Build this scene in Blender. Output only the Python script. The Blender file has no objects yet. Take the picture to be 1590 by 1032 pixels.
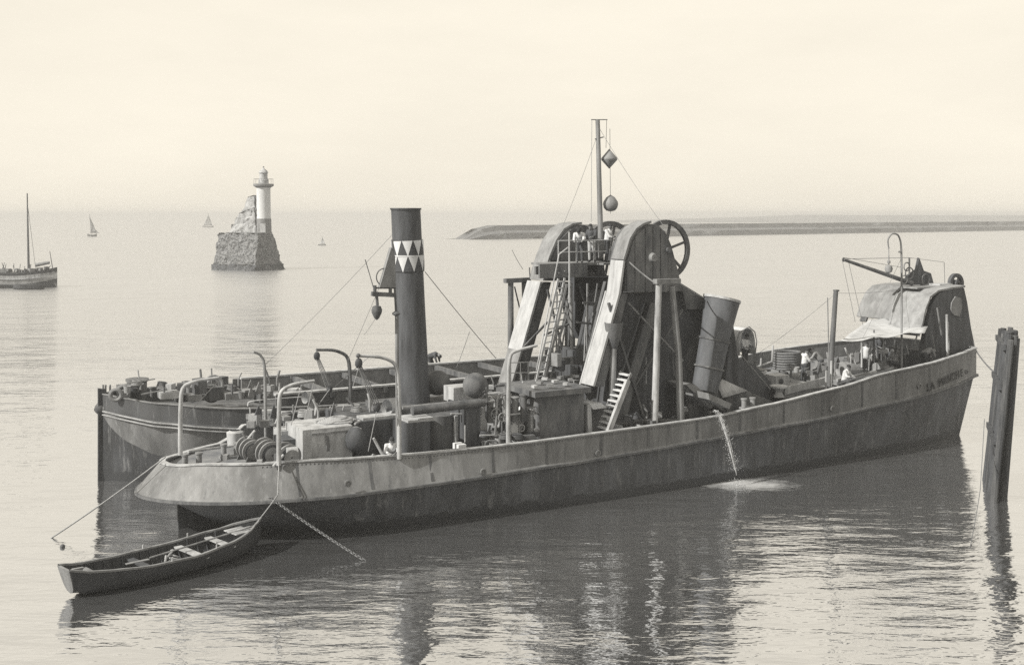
import bpy, bmesh, math, random
from mathutils import Vector, Matrix, noise
random.seed(7)
R = math.radians
sc = bpy.context.scene
C = sc.collection
# ------------------------------------------------------------------ camera, sky, sun, exposure
FOC, CAMH, CX, HY = 1700.0, 11.5, 795.0, 333.0        # focal length in photo pixels, eye height over the water, horizon row
cam = bpy.data.cameras.new('camera'); co = bpy.data.objects.new('camera', cam); C.objects.link(co)
co.location = (0, 0, CAMH); co.rotation_euler = (R(90), 0, 0)
cam.sensor_fit = 'HORIZONTAL'; cam.sensor_width = 36; cam.lens = 36*FOC/1590
cam.shift_x = 0; cam.shift_y = -(516-HY)/1590
cam.clip_start = 0.5; cam.clip_end = 40000
sc.camera = co
SUN_EL, SUN_H = R(37), Vector((-0.86, -0.51, 0)).normalized()
world = bpy.data.worlds.new('World'); sc.world = world; world.use_nodes = True
nt = world.node_tree; nt.nodes.clear()
sky = nt.nodes.new('ShaderNodeTexSky'); sky.sky_type = 'NISHITA'; sky.sun_disc = False
sky.sun_elevation = SUN_EL; sky.sun_rotation = math.atan2(SUN_H.x, SUN_H.y)
sky.air_density = 1.0; sky.dust_density = 3.0
bw = nt.nodes.new('ShaderNodeRGBToBW'); nt.links.new(sky.outputs[0], bw.inputs[0])
m1 = nt.nodes.new('ShaderNodeMath'); m1.operation = 'MULTIPLY_ADD'; m1.inputs[1].default_value = 0.30; m1.inputs[2].default_value = 9.0
nt.links.new(bw.outputs[0], m1.inputs[0])
mn0 = nt.nodes.new('ShaderNodeMath'); mn0.operation = 'MINIMUM'; mn0.inputs[1].default_value = 10.0; nt.links.new(m1.outputs[0], mn0.inputs[0])
wtc = nt.nodes.new('ShaderNodeTexCoord'); wmp = nt.nodes.new('ShaderNodeMapping'); wmp.inputs['Scale'].default_value = (1, 1, 3.5); nt.links.new(wtc.outputs['Generated'], wmp.inputs[0])
wnz = nt.nodes.new('ShaderNodeTexNoise'); wnz.inputs['Scale'].default_value = 2.6; wnz.inputs['Detail'].default_value = 6; wnz.inputs['Roughness'].default_value = .62; nt.links.new(wmp.outputs[0], wnz.inputs[0])
wmr = nt.nodes.new('ShaderNodeMapRange'); wmr.inputs['From Min'].default_value = .3; wmr.inputs['From Max'].default_value = .7; wmr.inputs['To Min'].default_value = .935; wmr.inputs['To Max'].default_value = 1.03; nt.links.new(wnz.outputs[0], wmr.inputs[0])
mna = nt.nodes.new('ShaderNodeMath'); mna.operation = 'MULTIPLY'; nt.links.new(mn0.outputs[0], mna.inputs[0]); nt.links.new(wmr.outputs[0], mna.inputs[1])
wsp = nt.nodes.new('ShaderNodeSeparateXYZ'); nt.links.new(wtc.outputs['Generated'], wsp.inputs[0])      # hazy sky, paler towards the horizon than overhead
wz = nt.nodes.new('ShaderNodeMapRange'); wz.inputs['From Min'].default_value = .18; wz.inputs['From Max'].default_value = .85; wz.inputs['To Min'].default_value = 1.0; wz.inputs['To Max'].default_value = .66; nt.links.new(wsp.outputs[2], wz.inputs[0])
mn = nt.nodes.new('ShaderNodeMath'); mn.operation = 'MULTIPLY'; nt.links.new(mna.outputs[0], mn.inputs[0]); nt.links.new(wz.outputs[0], mn.inputs[1])
cmb = nt.nodes.new('ShaderNodeCombineColor')
for i, t in enumerate((1.0, 0.932, 0.795)):
    mm = nt.nodes.new('ShaderNodeMath'); mm.operation = 'MULTIPLY'; mm.inputs[1].default_value = t
    nt.links.new(mn.outputs[0], mm.inputs[0]); nt.links.new(mm.outputs[0], cmb.inputs[i])
bg = nt.nodes.new('ShaderNodeBackground'); bg.inputs[1].default_value = 0.1
wo = nt.nodes.new('ShaderNodeOutputWorld')
nt.links.new(cmb.outputs[0], bg.inputs[0]); nt.links.new(bg.outputs[0], wo.inputs[0])
sl = bpy.data.lights.new('sun', 'SUN'); sl.energy = 5.0; sl.angle = R(0.6); sl.color = (1.0, 0.95, 0.85)
so = bpy.data.objects.new('sun', sl); C.objects.link(so)
sd = Vector((SUN_H.x*math.cos(SUN_EL), SUN_H.y*math.cos(SUN_EL), math.sin(SUN_EL)))
so.rotation_euler = sd.to_track_quat('Z', 'Y').to_euler()
vs = sc.view_settings; vs.view_transform = 'Standard'; vs.look = 'None'; vs.exposure = 0.0; vs.gamma = 1; vs.use_curve_mapping = False
sc.cycles.max_bounces = 6; sc.cycles.diffuse_bounces = 2; sc.cycles.glossy_bounces = 3; sc.cycles.volume_bounces = 1
sc.cycles.use_denoising = False; sc.cycles.sample_clamp_indirect = 4
sc.cycles.caustics_reflective = False; sc.cycles.caustics_refractive = False

# ------------------------------------------------------------------ frames
THETA = math.atan(3005/FOC)
FW = Vector((math.sin(THETA), math.cos(THETA), 0)); NR = Vector((math.cos(THETA), -math.sin(THETA), 0))   # forward; toward the near side
def wpt(px, py, z=0.0):
    Y = FOC*(CAMH-z)/(py-HY); return Vector(((px-CX)/FOC*Y, Y, z))
def at(px, py, Y):
    return Vector(((px-CX)/FOC*Y, Y, CAMH-(py-HY)/FOC*Y))
HB = 4.5
ORG = wpt(800, 799) - NR*HB
SHIP_RZ = math.atan2(FW.y, FW.x)
SHIP = Matrix.Translation(ORG) @ Matrix.Rotation(SHIP_RZ, 4, 'Z')     # local x = forward, y = far side, z = up
def S(px, py, v=0.0):
    r = Vector(((px-CX)/FOC, 1, 0))
    t = (v+ORG.dot(NR))/r.dot(NR)
    return Vector(((r*t-ORG).dot(FW), -v, CAMH-(py-HY)/FOC*t))
def W(p): return SHIP @ Vector(p)

# ------------------------------------------------------------------ materials (a monochrome warm-grey world)
def N(nt, t, **k):
    n = nt.nodes.new(t)
    for a, b in k.items(): setattr(n, a, b)
    return n
TINT = (0.97, 1.0, 1.05)
def g(v, t=TINT):
    if v < .16: t = (0.94, 1.0, 1.12)
    return (v*t[0], v*t[1], v*t[2], 1)
def mat(name, v, v2=None, scale=2.0, rough=0.75, metal=0.0, streak=1.0, bump=0.0, bscale=12.0, edge=(0.35, 0.65), tint=TINT, spec=0.3):
    m = bpy.data.materials.new(name); m.use_nodes = True; t = m.node_tree
    b = t.nodes['Principled BSDF']; b.inputs['Roughness'].default_value = rough; b.inputs['Metallic'].default_value = metal
    b.inputs['Specular IOR Level'].default_value = spec
    tc = N(t, 'ShaderNodeTexCoord'); mp = N(t, 'ShaderNodeMapping'); mp.inputs['Scale'].default_value = (1, 1, streak)
    t.links.new(tc.outputs['Object'], mp.inputs[0])
    nz = N(t, 'ShaderNodeTexNoise'); nz.inputs['Scale'].default_value = scale; nz.inputs['Detail'].default_value = 7; nz.inputs['Roughness'].default_value = 0.65
    t.links.new(mp.outputs[0], nz.inputs[0])
    rp = N(t, 'ShaderNodeMapRange'); rp.inputs['From Min'].default_value = edge[0]; rp.inputs['From Max'].default_value = edge[1]
    t.links.new(nz.outputs[0], rp.inputs[0])
    mx = N(t, 'ShaderNodeMix', data_type='RGBA'); mx.inputs[6].default_value = g(v, tint); mx.inputs[7].default_value = g(v2 if v2 is not None else v*0.65, tint)
    t.links.new(rp.outputs[0], mx.inputs[0]); t.links.new(mx.outputs[2], b.inputs['Base Color'])
    if bump:
        n2 = N(t, 'ShaderNodeTexNoise'); n2.inputs['Scale'].default_value = bscale; n2.inputs['Detail'].default_value = 4
        t.links.new(tc.outputs['Object'], n2.inputs[0])
        bp = N(t, 'ShaderNodeBump'); bp.inputs['Strength'].default_value = 0.8; bp.inputs['Distance'].default_value = bump
        t.links.new(n2.outputs[0], bp.inputs['Height']); t.links.new(bp.outputs[0], b.inputs['Normal'])
    return m
BLACK = mat('black_iron', 0.045, 0.11, 3, 0.6, streak=0.15, bump=0.01)
DARK = mat('dark_iron', 0.075, 0.18, 2.2, 0.65, streak=0.25, bump=0.01)
GREY = mat('grey_paint', 0.20, 0.09, 2.6, 0.6, streak=0.3, bump=0.006)
MID = mat('worn_grey', 0.30, 0.17, 2.5, 0.7, streak=0.4, bump=0.01)
LIGHT = mat('light_paint', 0.50, 0.26, 3.0, 0.6, streak=0.3, bump=.008, edge=(.42, .68))
WHITE = mat('white_paint', 0.78, 0.62, 2.0, 0.6, streak=0.4)
DECK = mat('deck_planks', 0.26, 0.15, 1.5, 0.8, bump=0.01)
WOOD = mat('weathered_wood', 0.30, 0.16, 3.0, 0.8, streak=0.3, bump=0.012)
DKWOOD = mat('tarred_wood', 0.055, 0.11, 3.0, 0.7, streak=0.4, bump=0.012)
CANVAS = mat('canvas', 0.60, 0.44, 1.2, 0.9, bump=0.02, bscale=4)
OLDCANVAS = mat('stained_canvas', 0.36, 0.20, 1.8, 0.9, bump=0.02, bscale=4)
ROPE = mat('hemp_rope', 0.22, 0.12, 20, 0.9)
ROPEL = mat('pale_rope', 0.42, 0.26, 20, 0.9)
CHAIN = mat('chain_iron', 0.10, 0.22, 14, 0.5, metal=0.3)
SKIN = mat('skin', 0.24, 0.20, 8, 0.6)
SHIRT = mat('white_shirt', 0.72, 0.58, 6, 0.9)
DSHIRT = mat('dark_shirt', 0.10, 0.06, 6, 0.9)
TROUS = mat('dark_trousers', 0.09, 0.06, 6, 0.9)
LTROUS = mat('pale_trousers', 0.50, 0.38, 6, 0.9)
HAIR = mat('dark_hair', 0.04, 0.03, 6, 0.8)
STONE = mat('rubble_stone', 0.30, 0.09, 2.6, 0.95, bump=0.35, bscale=2.6, edge=(0.40, 0.62))
TOWERW = mat('lighthouse_white', 0.80, 0.70, 1.5, 0.8)
SAIL = mat('brown_sail', 0.30, 0.22, 0.8, 0.9)
COAST = mat('coast_ground', 0.13, 0.20, 0.02, 0.95)
BREAK = mat('breakwater_stone', 0.11, 0.19, 0.25, 0.95, bump=0.3, bscale=0.5)
GLASS = mat('lamp_glass', 0.5, 0.4, 5, 0.15, spec=0.6)

def hull_mat(name, top, low, boot=None, zsplit=None, bootz=0.35):
    """painted plating: worn top strake paint, streaky lower plating, weed near the waterline, riveted seams as fine relief"""
    m = bpy.data.materials.new(name); m.use_nodes = True; t = m.node_tree; L = t.links
    b = t.nodes['Principled BSDF']; b.inputs['Roughness'].default_value = 0.55; b.inputs['Specular IOR Level'].default_value = 0.3
    tc = N(t, 'ShaderNodeTexCoord'); sp = N(t, 'ShaderNodeSeparateXYZ'); L.new(tc.outputs['Object'], sp.inputs[0])
    mp = N(t, 'ShaderNodeMapping'); mp.inputs['Scale'].default_value = (1, 1, 0.22); L.new(tc.outputs['Object'], mp.inputs[0])
    n1 = N(t, 'ShaderNodeTexNoise'); n1.inputs['Scale'].default_value = 1.7; n1.inputs['Detail'].default_value = 9; n1.inputs['Roughness'].default_value = 0.7; L.new(mp.outputs[0], n1.inputs[0])
    n2 = N(t, 'ShaderNodeTexNoise'); n2.inputs['Scale'].default_value = 0.35; n2.inputs['Detail'].default_value = 5; L.new(tc.outputs['Object'], n2.inputs[0])
    r1 = N(t, 'ShaderNodeMapRange'); r1.inputs['From Min'].default_value = 0.42; r1.inputs['From Max'].default_value = 0.62; L.new(n1.outputs[0], r1.inputs[0])
    c1 = N(t, 'ShaderNodeMix', data_type='RGBA'); c1.inputs[6].default_value = g(top); c1.inputs[7].default_value = g(top*0.66); L.new(r1.outputs[0], c1.inputs[0])
    c2 = N(t, 'ShaderNodeMix', data_type='RGBA'); c2.inputs[6].default_value = g(low); c2.inputs[7].default_value = g(low*1.9); L.new(r1.outputs[0], c2.inputs[0])
    # which paint: attribute written on the mesh (1 = top strake)
    at_ = N(t, 'ShaderNodeAttribute'); at_.attribute_name = 'strake'
    c3 = N(t, 'ShaderNodeMix', data_type='RGBA'); L.new(at_.outputs['Fac'], c3.inputs[0]); L.new(c2.outputs[2], c3.inputs[6]); L.new(c1.outputs[2], c3.inputs[7])
    # broad patches
    r2 = N(t, 'ShaderNodeMapRange'); r2.inputs['From Min'].default_value = 0.35; r2.inputs['From Max'].default_value = 0.65; r2.inputs['To Min'].default_value = 0.72; r2.inputs['To Max'].default_value = 1.15; L.new(n2.outputs[0], r2.inputs[0])
    c4 = N(t, 'ShaderNodeMix', data_type='RGBA', blend_type='MULTIPLY'); c4.inputs[0].default_value = 1; L.new(c3.outputs[2], c4.inputs[6]); L.new(r2.outputs[0], c4.inputs[7])
    mp3 = N(t, 'ShaderNodeMapping'); mp3.inputs['Scale'].default_value = (1, 1, 0.10); L.new(tc.outputs['Object'], mp3.inputs[0])
    n3 = N(t, 'ShaderNodeTexNoise'); n3.inputs['Scale'].default_value = 3.6; n3.inputs['Detail'].default_value = 6; n3.inputs['Roughness'].default_value = .75; L.new(mp3.outputs[0], n3.inputs[0])
    r3 = N(t, 'ShaderNodeMapRange'); r3.inputs['From Min'].default_value = 0.56; r3.inputs['From Max'].default_value = 0.70; r3.inputs['To Max'].default_value = .75; L.new(n3.outputs[0], r3.inputs[0])
    c6 = N(t, 'ShaderNodeMix', data_type='RGBA'); L.new(r3.outputs[0], c6.inputs[0]); L.new(c4.outputs[2], c6.inputs[6]); c6.inputs[7].default_value = g(top*.33)
    r4 = N(t, 'ShaderNodeMapRange'); r4.inputs['From Min'].default_value = 0.44; r4.inputs['From Max'].default_value = 0.32; r4.inputs['To Max'].default_value = .55; L.new(n3.outputs[0], r4.inputs[0])
    c4 = N(t, 'ShaderNodeMix', data_type='RGBA'); L.new(r4.outputs[0], c4.inputs[0]); L.new(c6.outputs[2], c4.inputs[6]); c4.inputs[7].default_value = g(min(.4, top*1.5))
    # weed band
    ad = N(t, 'ShaderNodeMath', operation='MULTIPLY_ADD'); ad.inputs[1].default_value = 0.9; L.new(n1.outputs[0], ad.inputs[0]); ad.inputs[2].default_value = bootz-0.45
    lt = N(t, 'ShaderNodeMath', operation='LESS_THAN'); L.new(sp.outputs[2], lt.inputs[0]); L.new(ad.outputs[0], lt.inputs[1])
    c5 = N(t, 'ShaderNodeMix', data_type='RGBA'); L.new(lt.outputs[0], c5.inputs[0]); L.new(c4.outputs[2], c5.inputs[6]); c5.inputs[7].default_value = g(0.055)
    L.new(c5.outputs[2], b.inputs['Base Color'])
    # plate seams every 2.4 m and slight panting of the plates
    mo = N(t, 'ShaderNodeMath', operation='PINGPONG'); mo.inputs[1].default_value = 1.2; L.new(sp.outputs[0], mo.inputs[0])
    gt = N(t, 'ShaderNodeMath', operation='LESS_THAN'); gt.inputs[1].default_value = 0.035; L.new(mo.outputs[0], gt.inputs[0])
    hh = N(t, 'ShaderNodeMath', operation='MULTIPLY_ADD'); hh.inputs[1].default_value = 1.5; L.new(n2.outputs[0], hh.inputs[0]); L.new(gt.outputs[0], hh.inputs[2])
    bp = N(t, 'ShaderNodeBump'); bp.inputs['Strength'].default_value = 0.7; bp.inputs['Distance'].default_value = 0.03; L.new(hh.outputs[0], bp.inputs['Height']); L.new(bp.outputs[0], b.inputs['Normal'])
    return m
HULL = hull_mat('dredger_plating', 0.25, 0.078)
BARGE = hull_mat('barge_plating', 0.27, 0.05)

HULL_STRAP = mat('strap_paint', .17, .09, 4, .6, streak=.3)
def sea_mat():
    """silty harbour water: sheltered and smooth near the hulls, ruffled by wind in the open roads"""
    m = bpy.data.materials.new('harbour_water'); m.use_nodes = True; t = m.node_tree; L = t.links; t.nodes.clear()
    out = N(t, 'ShaderNodeOutputMaterial'); mix = N(t, 'ShaderNodeMixShader'); df = N(t, 'ShaderNodeBsdfDiffuse'); gl = N(t, 'ShaderNodeBsdfGlossy')
    df.inputs[0].default_value = g(0.24); gl.inputs[0].default_value = (0.89, 0.895, 0.91, 1)
    mix.inputs[0].default_value = 0.87
    tc = N(t, 'ShaderNodeTexCoord'); sp = N(t, 'ShaderNodeSeparateXYZ'); L.new(tc.outputs['Object'], sp.inputs[0])
    # how open the water is: rises offshore, and in drifting cat's-paws
    far = N(t, 'ShaderNodeMapRange'); far.inputs['From Min'].default_value = 58; far.inputs['From Max'].default_value = 170; L.new(sp.outputs[1], far.inputs[0])
    def nz(sx, sy, scale, det, rg=.5):
        mp = N(t, 'ShaderNodeMapping'); mp.inputs['Scale'].default_value = (sx, sy, 1); mp.inputs['Rotation'].default_value = (0, 0, R(7)); L.new(tc.outputs['Object'], mp.inputs[0])
        n = N(t, 'ShaderNodeTexNoise'); n.inputs['Scale'].default_value = scale; n.inputs['Detail'].default_value = det; n.inputs['Roughness'].default_value = rg; L.new(mp.outputs[0], n.inputs[0]); return n
    paw = nz(.5, 1, .045, 3); pr = N(t, 'ShaderNodeMapRange'); pr.inputs['From Min'].default_value = .35; pr.inputs['From Max'].default_value = .68; pr.inputs['To Min'].default_value = .75; pr.inputs['To Max'].default_value = 1.35; L.new(paw.outputs[0], pr.inputs[0])
    rf = N(t, 'ShaderNodeMapRange'); rf.inputs['To Min'].default_value = .03; rf.inputs['To Max'].default_value = .34; L.new(far.outputs[0], rf.inputs[0]); L.new(rf.outputs[0], gl.inputs['Roughness'])
    def amp(base, gain):
        a_ = N(t, 'ShaderNodeMath', operation='MULTIPLY_ADD'); L.new(far.outputs[0], a_.inputs[0]); a_.inputs[1].default_value = gain; a_.inputs[2].default_value = base
        b_ = N(t, 'ShaderNodeMath', operation='MULTIPLY'); L.new(a_.outputs[0], b_.inputs[0]); L.new(pr.outputs[0], b_.inputs[1]); return b_
    prev = None
    for n, base, gain in ((nz(.36, 1, 1.25, 4, .55), .072, .17), (nz(.6, 1, .22, 2), .17, .7), (nz(.4, 1, 4.5, 2, .5), .009, .04)):
        b1 = N(t, 'ShaderNodeBump'); b1.inputs['Strength'].default_value = 1; L.new(n.outputs[0], b1.inputs['Height']); L.new(amp(base, gain).outputs[0], b1.inputs['Distance'])
        if prev: L.new(prev.outputs[0], b1.inputs['Normal'])
        prev = b1
    L.new(prev.outputs[0], gl.inputs['Normal']); L.new(prev.outputs[0], df.inputs['Normal'])
    L.new(df.outputs[0], mix.inputs[1]); L.new(gl.outputs[0], mix.inputs[2]); L.new(mix.outputs[0], out.inputs[0])
    return m
SEA = sea_mat()

# ------------------------------------------------------------------ mesh helpers
class MB:
    def __init__(s): s.v = []; s.f = []
    def add(s, vs, fs):
        o = len(s.v); s.v += [tuple(p) for p in vs]; s.f += [tuple(i+o for i in f) for f in fs]; return s
    def box(s, c, sz, rz=0, m=None):
        M = m or Matrix.Rotation(rz, 3, 'Z'); c = Vector(c)
        vs = [c+M@Vector((x*sz[0]/2, y*sz[1]/2, z*sz[2]/2)) for x in (-1, 1) for y in (-1, 1) for z in (-1, 1)]
        return s.add(vs, [(0, 1, 3, 2), (4, 6, 7, 5), (0, 4, 5, 1), (2, 3, 7, 6), (0, 2, 6, 4), (1, 5, 7, 3)])
    def bar(s, p, q, w, h=None, up=(0, 0, 1)):
        p, q = Vector(p), Vector(q); h = h or w; d = (q-p); l = d.length
        if l < 1e-6: return s
        d /= l; u = Vector(up)
        if abs(d.dot(u)) > .98: u = Vector((1, 0, 0))
        a = d.cross(u).normalized(); b = a.cross(d)
        return s.box((p+q)/2, (w, h, l), m=Matrix((a, b, d)).transposed())
    def tube(s, pts, r, n=10, cap=True):
        pts = [Vector(p) for p in pts]; rs = r if isinstance(r, (list, tuple)) else [r]*len(pts)
        base = len(s.v); prev = None
        for i, p in enumerate(pts):
            d = (pts[min(i+1, len(pts)-1)]-pts[max(i-1, 0)]).normalized()
            if prev is None:
                a = d.orthogonal().normalized()
            else:
                a = (prev - d*prev.dot(d)); a = a.normalized() if a.length > 1e-6 else d.orthogonal().normalized()
            prev = a; b = d.cross(a)
            for k in range(n):
                an = 2*math.pi*k/n; s.v.append(tuple(p+(a*math.cos(an)+b*math.sin(an))*rs[i]))
        for i in range(len(pts)-1):
            for k in range(n):
                x = base+i*n; s.f.append((x+k, x+(k+1) % n, x+n+(k+1) % n, x+n+k))
        if cap:
            s.f.append(tuple(base+k for k in range(n))[::-1]); x = base+(len(pts)-1)*n; s.f.append(tuple(x+k for k in range(n)))
        return s
    def lathe(s, prof, o=(0, 0, 0), n=24, axis=(0, 0, 1), a0=0, a1=2*math.pi):
        """prof: (radius, height) pairs"""
        ax = Vector(axis).normalized(); e = ax.orthogonal().normalized() if abs(ax.z) < .99 else Vector((1, 0, 0)); f = ax.cross(e); o = Vector(o)
        base = len(s.v); full = abs(a1-a0-2*math.pi) < 1e-6; m = n if full else n+1
        for r, h in prof:
            for k in range(m):
                an = a0+(a1-a0)*k/n; s.v.append(tuple(o+ax*h+(e*math.cos(an)+f*math.sin(an))*max(r, 1e-4)))
        for i in range(len(prof)-1):
            for k in range(n):
                k2 = (k+1) % m; x = base+i*m; s.f.append((x+k, x+k2, x+m+k2, x+m+k))
        return s
    def ball(s, c, r, n=16, sq=(1, 1, 1)):
        c = Vector(c); k = n//2; base = len(s.v)
        b = MB().lathe([(r*math.sin(math.pi*i/k), -r*math.cos(math.pi*i/k)) for i in range(k+1)], n=n)
        return s.add([c+Vector((p[0]*sq[0], p[1]*sq[1], p[2]*sq[2])) for p in b.v], b.f)
    def ring(s, c, R_, r, axis=(0, 1, 0), n=28, m=8, a0=0, a1=2*math.pi, w=None):
        """rim of a wheel; rectangular if w is given (w along the axis)"""
        if w:
            return s.lathe([(R_-r, -w/2), (R_+r, -w/2), (R_+r, w/2), (R_-r, w/2), (R_-r, -w/2)], c, n, axis, a0, a1)
        return s.lathe([(R_+r*math.cos(t), r*math.sin(t)) for t in [2*math.pi*i/m for i in range(m+1)]], c, n, axis, a0, a1)
    def prism(s, poly, y0, y1):
        """poly in (x,z) drawn out from y0 to y1"""
        n = len(poly); vs = [(p[0], y0, p[1]) for p in poly]+[(p[0], y1, p[1]) for p in poly]
        return s.add(vs, [tuple(range(n))[::-1], tuple(range(n, 2*n))]+[(i, (i+1) % n, n+(i+1) % n, n+i) for i in range(n)])
    def cap(s, p, q, r1, r2, n=10):
        p, q = Vector(p), Vector(q); d = (q-p); d = d.normalized() if d.length > 1e-6 else Vector((0, 0, 1))
        pts = []; rs = []
        for a in (80, 55, 25): pts.append(p-d*r1*math.sin(R(a))); rs.append(r1*math.cos(R(a)))
        pts += [p, q]; rs += [r1, r2]
        for a in (25, 55, 80): pts.append(q+d*r2*math.sin(R(a))); rs.append(r2*math.cos(R(a)))
        return s.tube(pts, rs, n)
    def mesh(s, name, sharp=38):
        me = bpy.data.meshes.new(name); me.from_pydata(s.v, [], s.f); me.validate()
        bm = bmesh.new(); bm.from_mesh(me); bmesh.ops.remove_doubles(bm, verts=bm.verts, dist=1e-5); bmesh.ops.recalc_face_normals(bm, faces=bm.faces); bm.to_mesh(me); bm.free()
        if len(me.polygons):
            me.polygons.foreach_set('use_smooth', [True]*len(me.polygons)); me.set_sharp_from_angle(angle=R(sharp))
        return me
    def obj(s, name, m, parent=None, sharp=38, **props):
        me = s.mesh(name, sharp); me.materials.append(m)
        o = bpy.data.objects.new(name, me); C.objects.link(o); o.parent = parent
        for k, x in props.items(): o[k] = x
        return o
def tag(o, label=None, cat=None, group=None, kind=None):
    if label: o['label'] = label
    if cat: o['category'] = cat
    if group: o['group'] = group
    if kind: o['kind'] = kind
    return o
def empty(name, label, cat, group=None, loc=(0, 0, 0), rz=0):
    o = bpy.data.objects.new(name, None); C.objects.link(o); o.location = loc; o.rotation_euler = (0, 0, rz)
    return tag(o, label, cat, group)
def part(o, name, parent, loc=(0, 0, 0), rot=(0, 0, 0)):
    c = bpy.data.objects.new(name, o.data); C.objects.link(c); c.parent = parent; c.location = loc; c.rotation_euler = rot; return c
def interp(t, tab):
    if t <= tab[0][0]: return tab[0][1]
    for (a, x), (b, y) in zip(tab, tab[1:]):
        if t <= b:
            k = (t-a)/(b-a); k = k*k*(3-2*k)*0.35+k*0.65; return x+(y-x)*k
    return tab[-1][1]
def sag(p, q, s, n=14):
    p, q = Vector(p), Vector(q); return [p.lerp(q, i/n)-Vector((0, 0, s*4*(i/n)*(1-i/n))) for i in range(n+1)]

# ------------------------------------------------------------------ the sea and the far shore
sea = MB(); sea.add([(-9000, -200, 0), (9000, -200, 0), (9000, 14000, 0), (-9000, 14000, 0)], [(0, 1, 2, 3)])
tag(sea.obj('water', SEA), kind='structure')
# breakwater: long stone bank
a = wpt(728, 372); b_ = wpt(1560, 358); dirb = (b_-a).normalized(); far = a+dirb*900; nb = Vector((-dirb.y, dirb.x, 0))
bk = MB(); secs = []
for i in range(91):
    s_ = i*10.0; p = a+dirb*s_; h = min(1, s_/14)*6.4+0.25*noise.noise(Vector((s_*.05, 0, 0)))
    w0 = 0 if s_ == 0 else 7+1.0*noise.noise(Vector((s_*.2, 3, 0)))
    k = min(1, s_/20)
    secs.append([p+nb*(-2*k), p+nb*(-w0*.2)+Vector((0, 0, h*.45)), p+nb*3+Vector((0, 0, h*.62)), p+nb*3.6+Vector((0, 0, h)), p+nb*12+Vector((0, 0, h)), p+nb*20])
for i in range(90):
    A, B = secs[i], secs[i+1]
    for k in range(5): bk.add([A[k], B[k], B[k+1], A[k+1]], [(0, 1, 2, 3)])
tag(bk.obj('breakwater', BREAK, sharp=20), 'long low stone breakwater crossing the sea behind the dredger', 'breakwater')
cs = MB(); prev = None
for i in range(60):
    X = 150+i*45; Y = 1500+i*6; h = 10.5*min(1, i/8)+1.3*noise.noise(Vector((i*.3, 1, 0)))
    cur = [Vector((X, Y, -0.5)), Vector((X, Y+30, max(.1, h*.9))), Vector((X, Y+400, max(.1, h)))]
    if prev:
        for k in range(2): cs.add([prev[k], cur[k], cur[k+1], prev[k+1]], [(0, 1, 2, 3)])
    prev = cur
tag(cs.obj('distant_coast', COAST), kind='structure')

# ------------------------------------------------------------------ lighthouse on its masonry pier
LH = empty('lighthouse', 'white round lighthouse with a gallery rising from a ruined rubble pier in the sea', 'lighthouse', loc=at(380, 420, 226)*1.0)
LH.location.z = 0
px2m = 226/FOC
def rough_block(lo, hi, h, seed, amp=0.35, nseg=26, nz_=14):
    """battered block: lo/hi are four corners of the foot and the top"""
    mb = MB(); lo = [Vector(p) for p in lo]; hi = [Vector(p) for p in hi]
    for e in range(4):
        f0, f1, t0, t1 = lo[e], lo[(e+1) % 4], hi[e], hi[(e+1) % 4]
        grid = []
        for j in range(nz_+1):
            row = []
            for i in range(nseg+1):
                p = f0.lerp(f1, i/nseg).lerp(t0.lerp(t1, i/nseg), j/nz_)
                n = noise.noise_vector(p*0.9+Vector((seed, 0, 0)))*amp + noise.noise_vector(p*2.3+Vector((seed, 5, 0)))*amp*.6
                row.append(p+n)
            grid.append(row)
        vs = [p for r in grid for p in r]
        mb.add(vs, [(j*(nseg+1)+i, j*(nseg+1)+i+1, (j+1)*(nseg+1)+i+1, (j+1)*(nseg+1)+i) for j in range(nz_) for i in range(nseg)])
    top = [p+Vector((0, 0, .1)) for p in hi]; mb.add(top, [(0, 1, 2, 3)])
    return mb
k = px2m
# foot: left corner, front corner, right corner, back
foot = [(-56*k, 2, -1), (22*k, -3.5, -1), (56*k, 4, -1), (-10*k, 10, -1)]
topc = [(-46*k, 2.4, 57*k), (24*k, -1.6, 57*k), (38*k, 3.4, 59*k), (-8*k, 8, 59*k)]
rb = rough_block(foot, topc, 8, 3, .42, 40, 22); rb.obj('pier', STONE, LH, sharp=22)
rough_block([(p[0]*1.03, p[1]-(.15 if p[1] < 5 else -.2), -1) for p in foot], [((p[0]*.85+q[0]*.15)*1.02, (p[1]*.85+q[1]*.15)-.1, 1.1) for p, q in zip(foot, topc)], 2, 6, .4, 40, 5).obj('weed_covered_footing', mat('weed_stone', .07, .14, 2, .9, bump=.3, bscale=2), LH, sharp=22)
ruin = rough_block([(-30*k, 2.2, 7.4), (16*k, 1, 7.4), (20*k, 4, 7.4), (-20*k, 5, 7.4)], [(-13*k, 2.4, 88*k), (12*k, 1.2, 97*k), (15*k, 3.8, 97*k), (-8*k, 4.6, 94*k)], 4, 9, .34, 20, 14)
ruin.obj('ruined_wall', mat('ruin_plaster', 0.52, 0.30, 1, 0.9, bump=.2, bscale=2), LH, sharp=25)
rough_block([(-8*k, 2.4, 12), (14*k, 1.4, 12), (15*k, 4, 12), (-6*k, 4.4, 12)], [(-1*k, 2.6, 113*k), (11*k, 1.6, 116*k), (12*k, 3.8, 116*k), (0*k, 4.2, 113*k)], 4, 19, .24, 10, 10).obj('ruined_turret', bpy.data.materials['ruin_plaster'], LH, sharp=25)
tx, ty = 25*k, 2.4
MB().lathe([(12.6*k, 7.0), (12*k, 80*k), (11.6*k, 80*k)], (tx, ty, 0), 28).obj('tower_base', MID, LH)
MB().lathe([(11.4*k, 79.5*k), (10.6*k, 126*k), (11.5*k, 129*k), (11.5*k, 130*k)], (tx, ty, 0), 28).obj('tower_shaft', TOWERW, LH)
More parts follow.
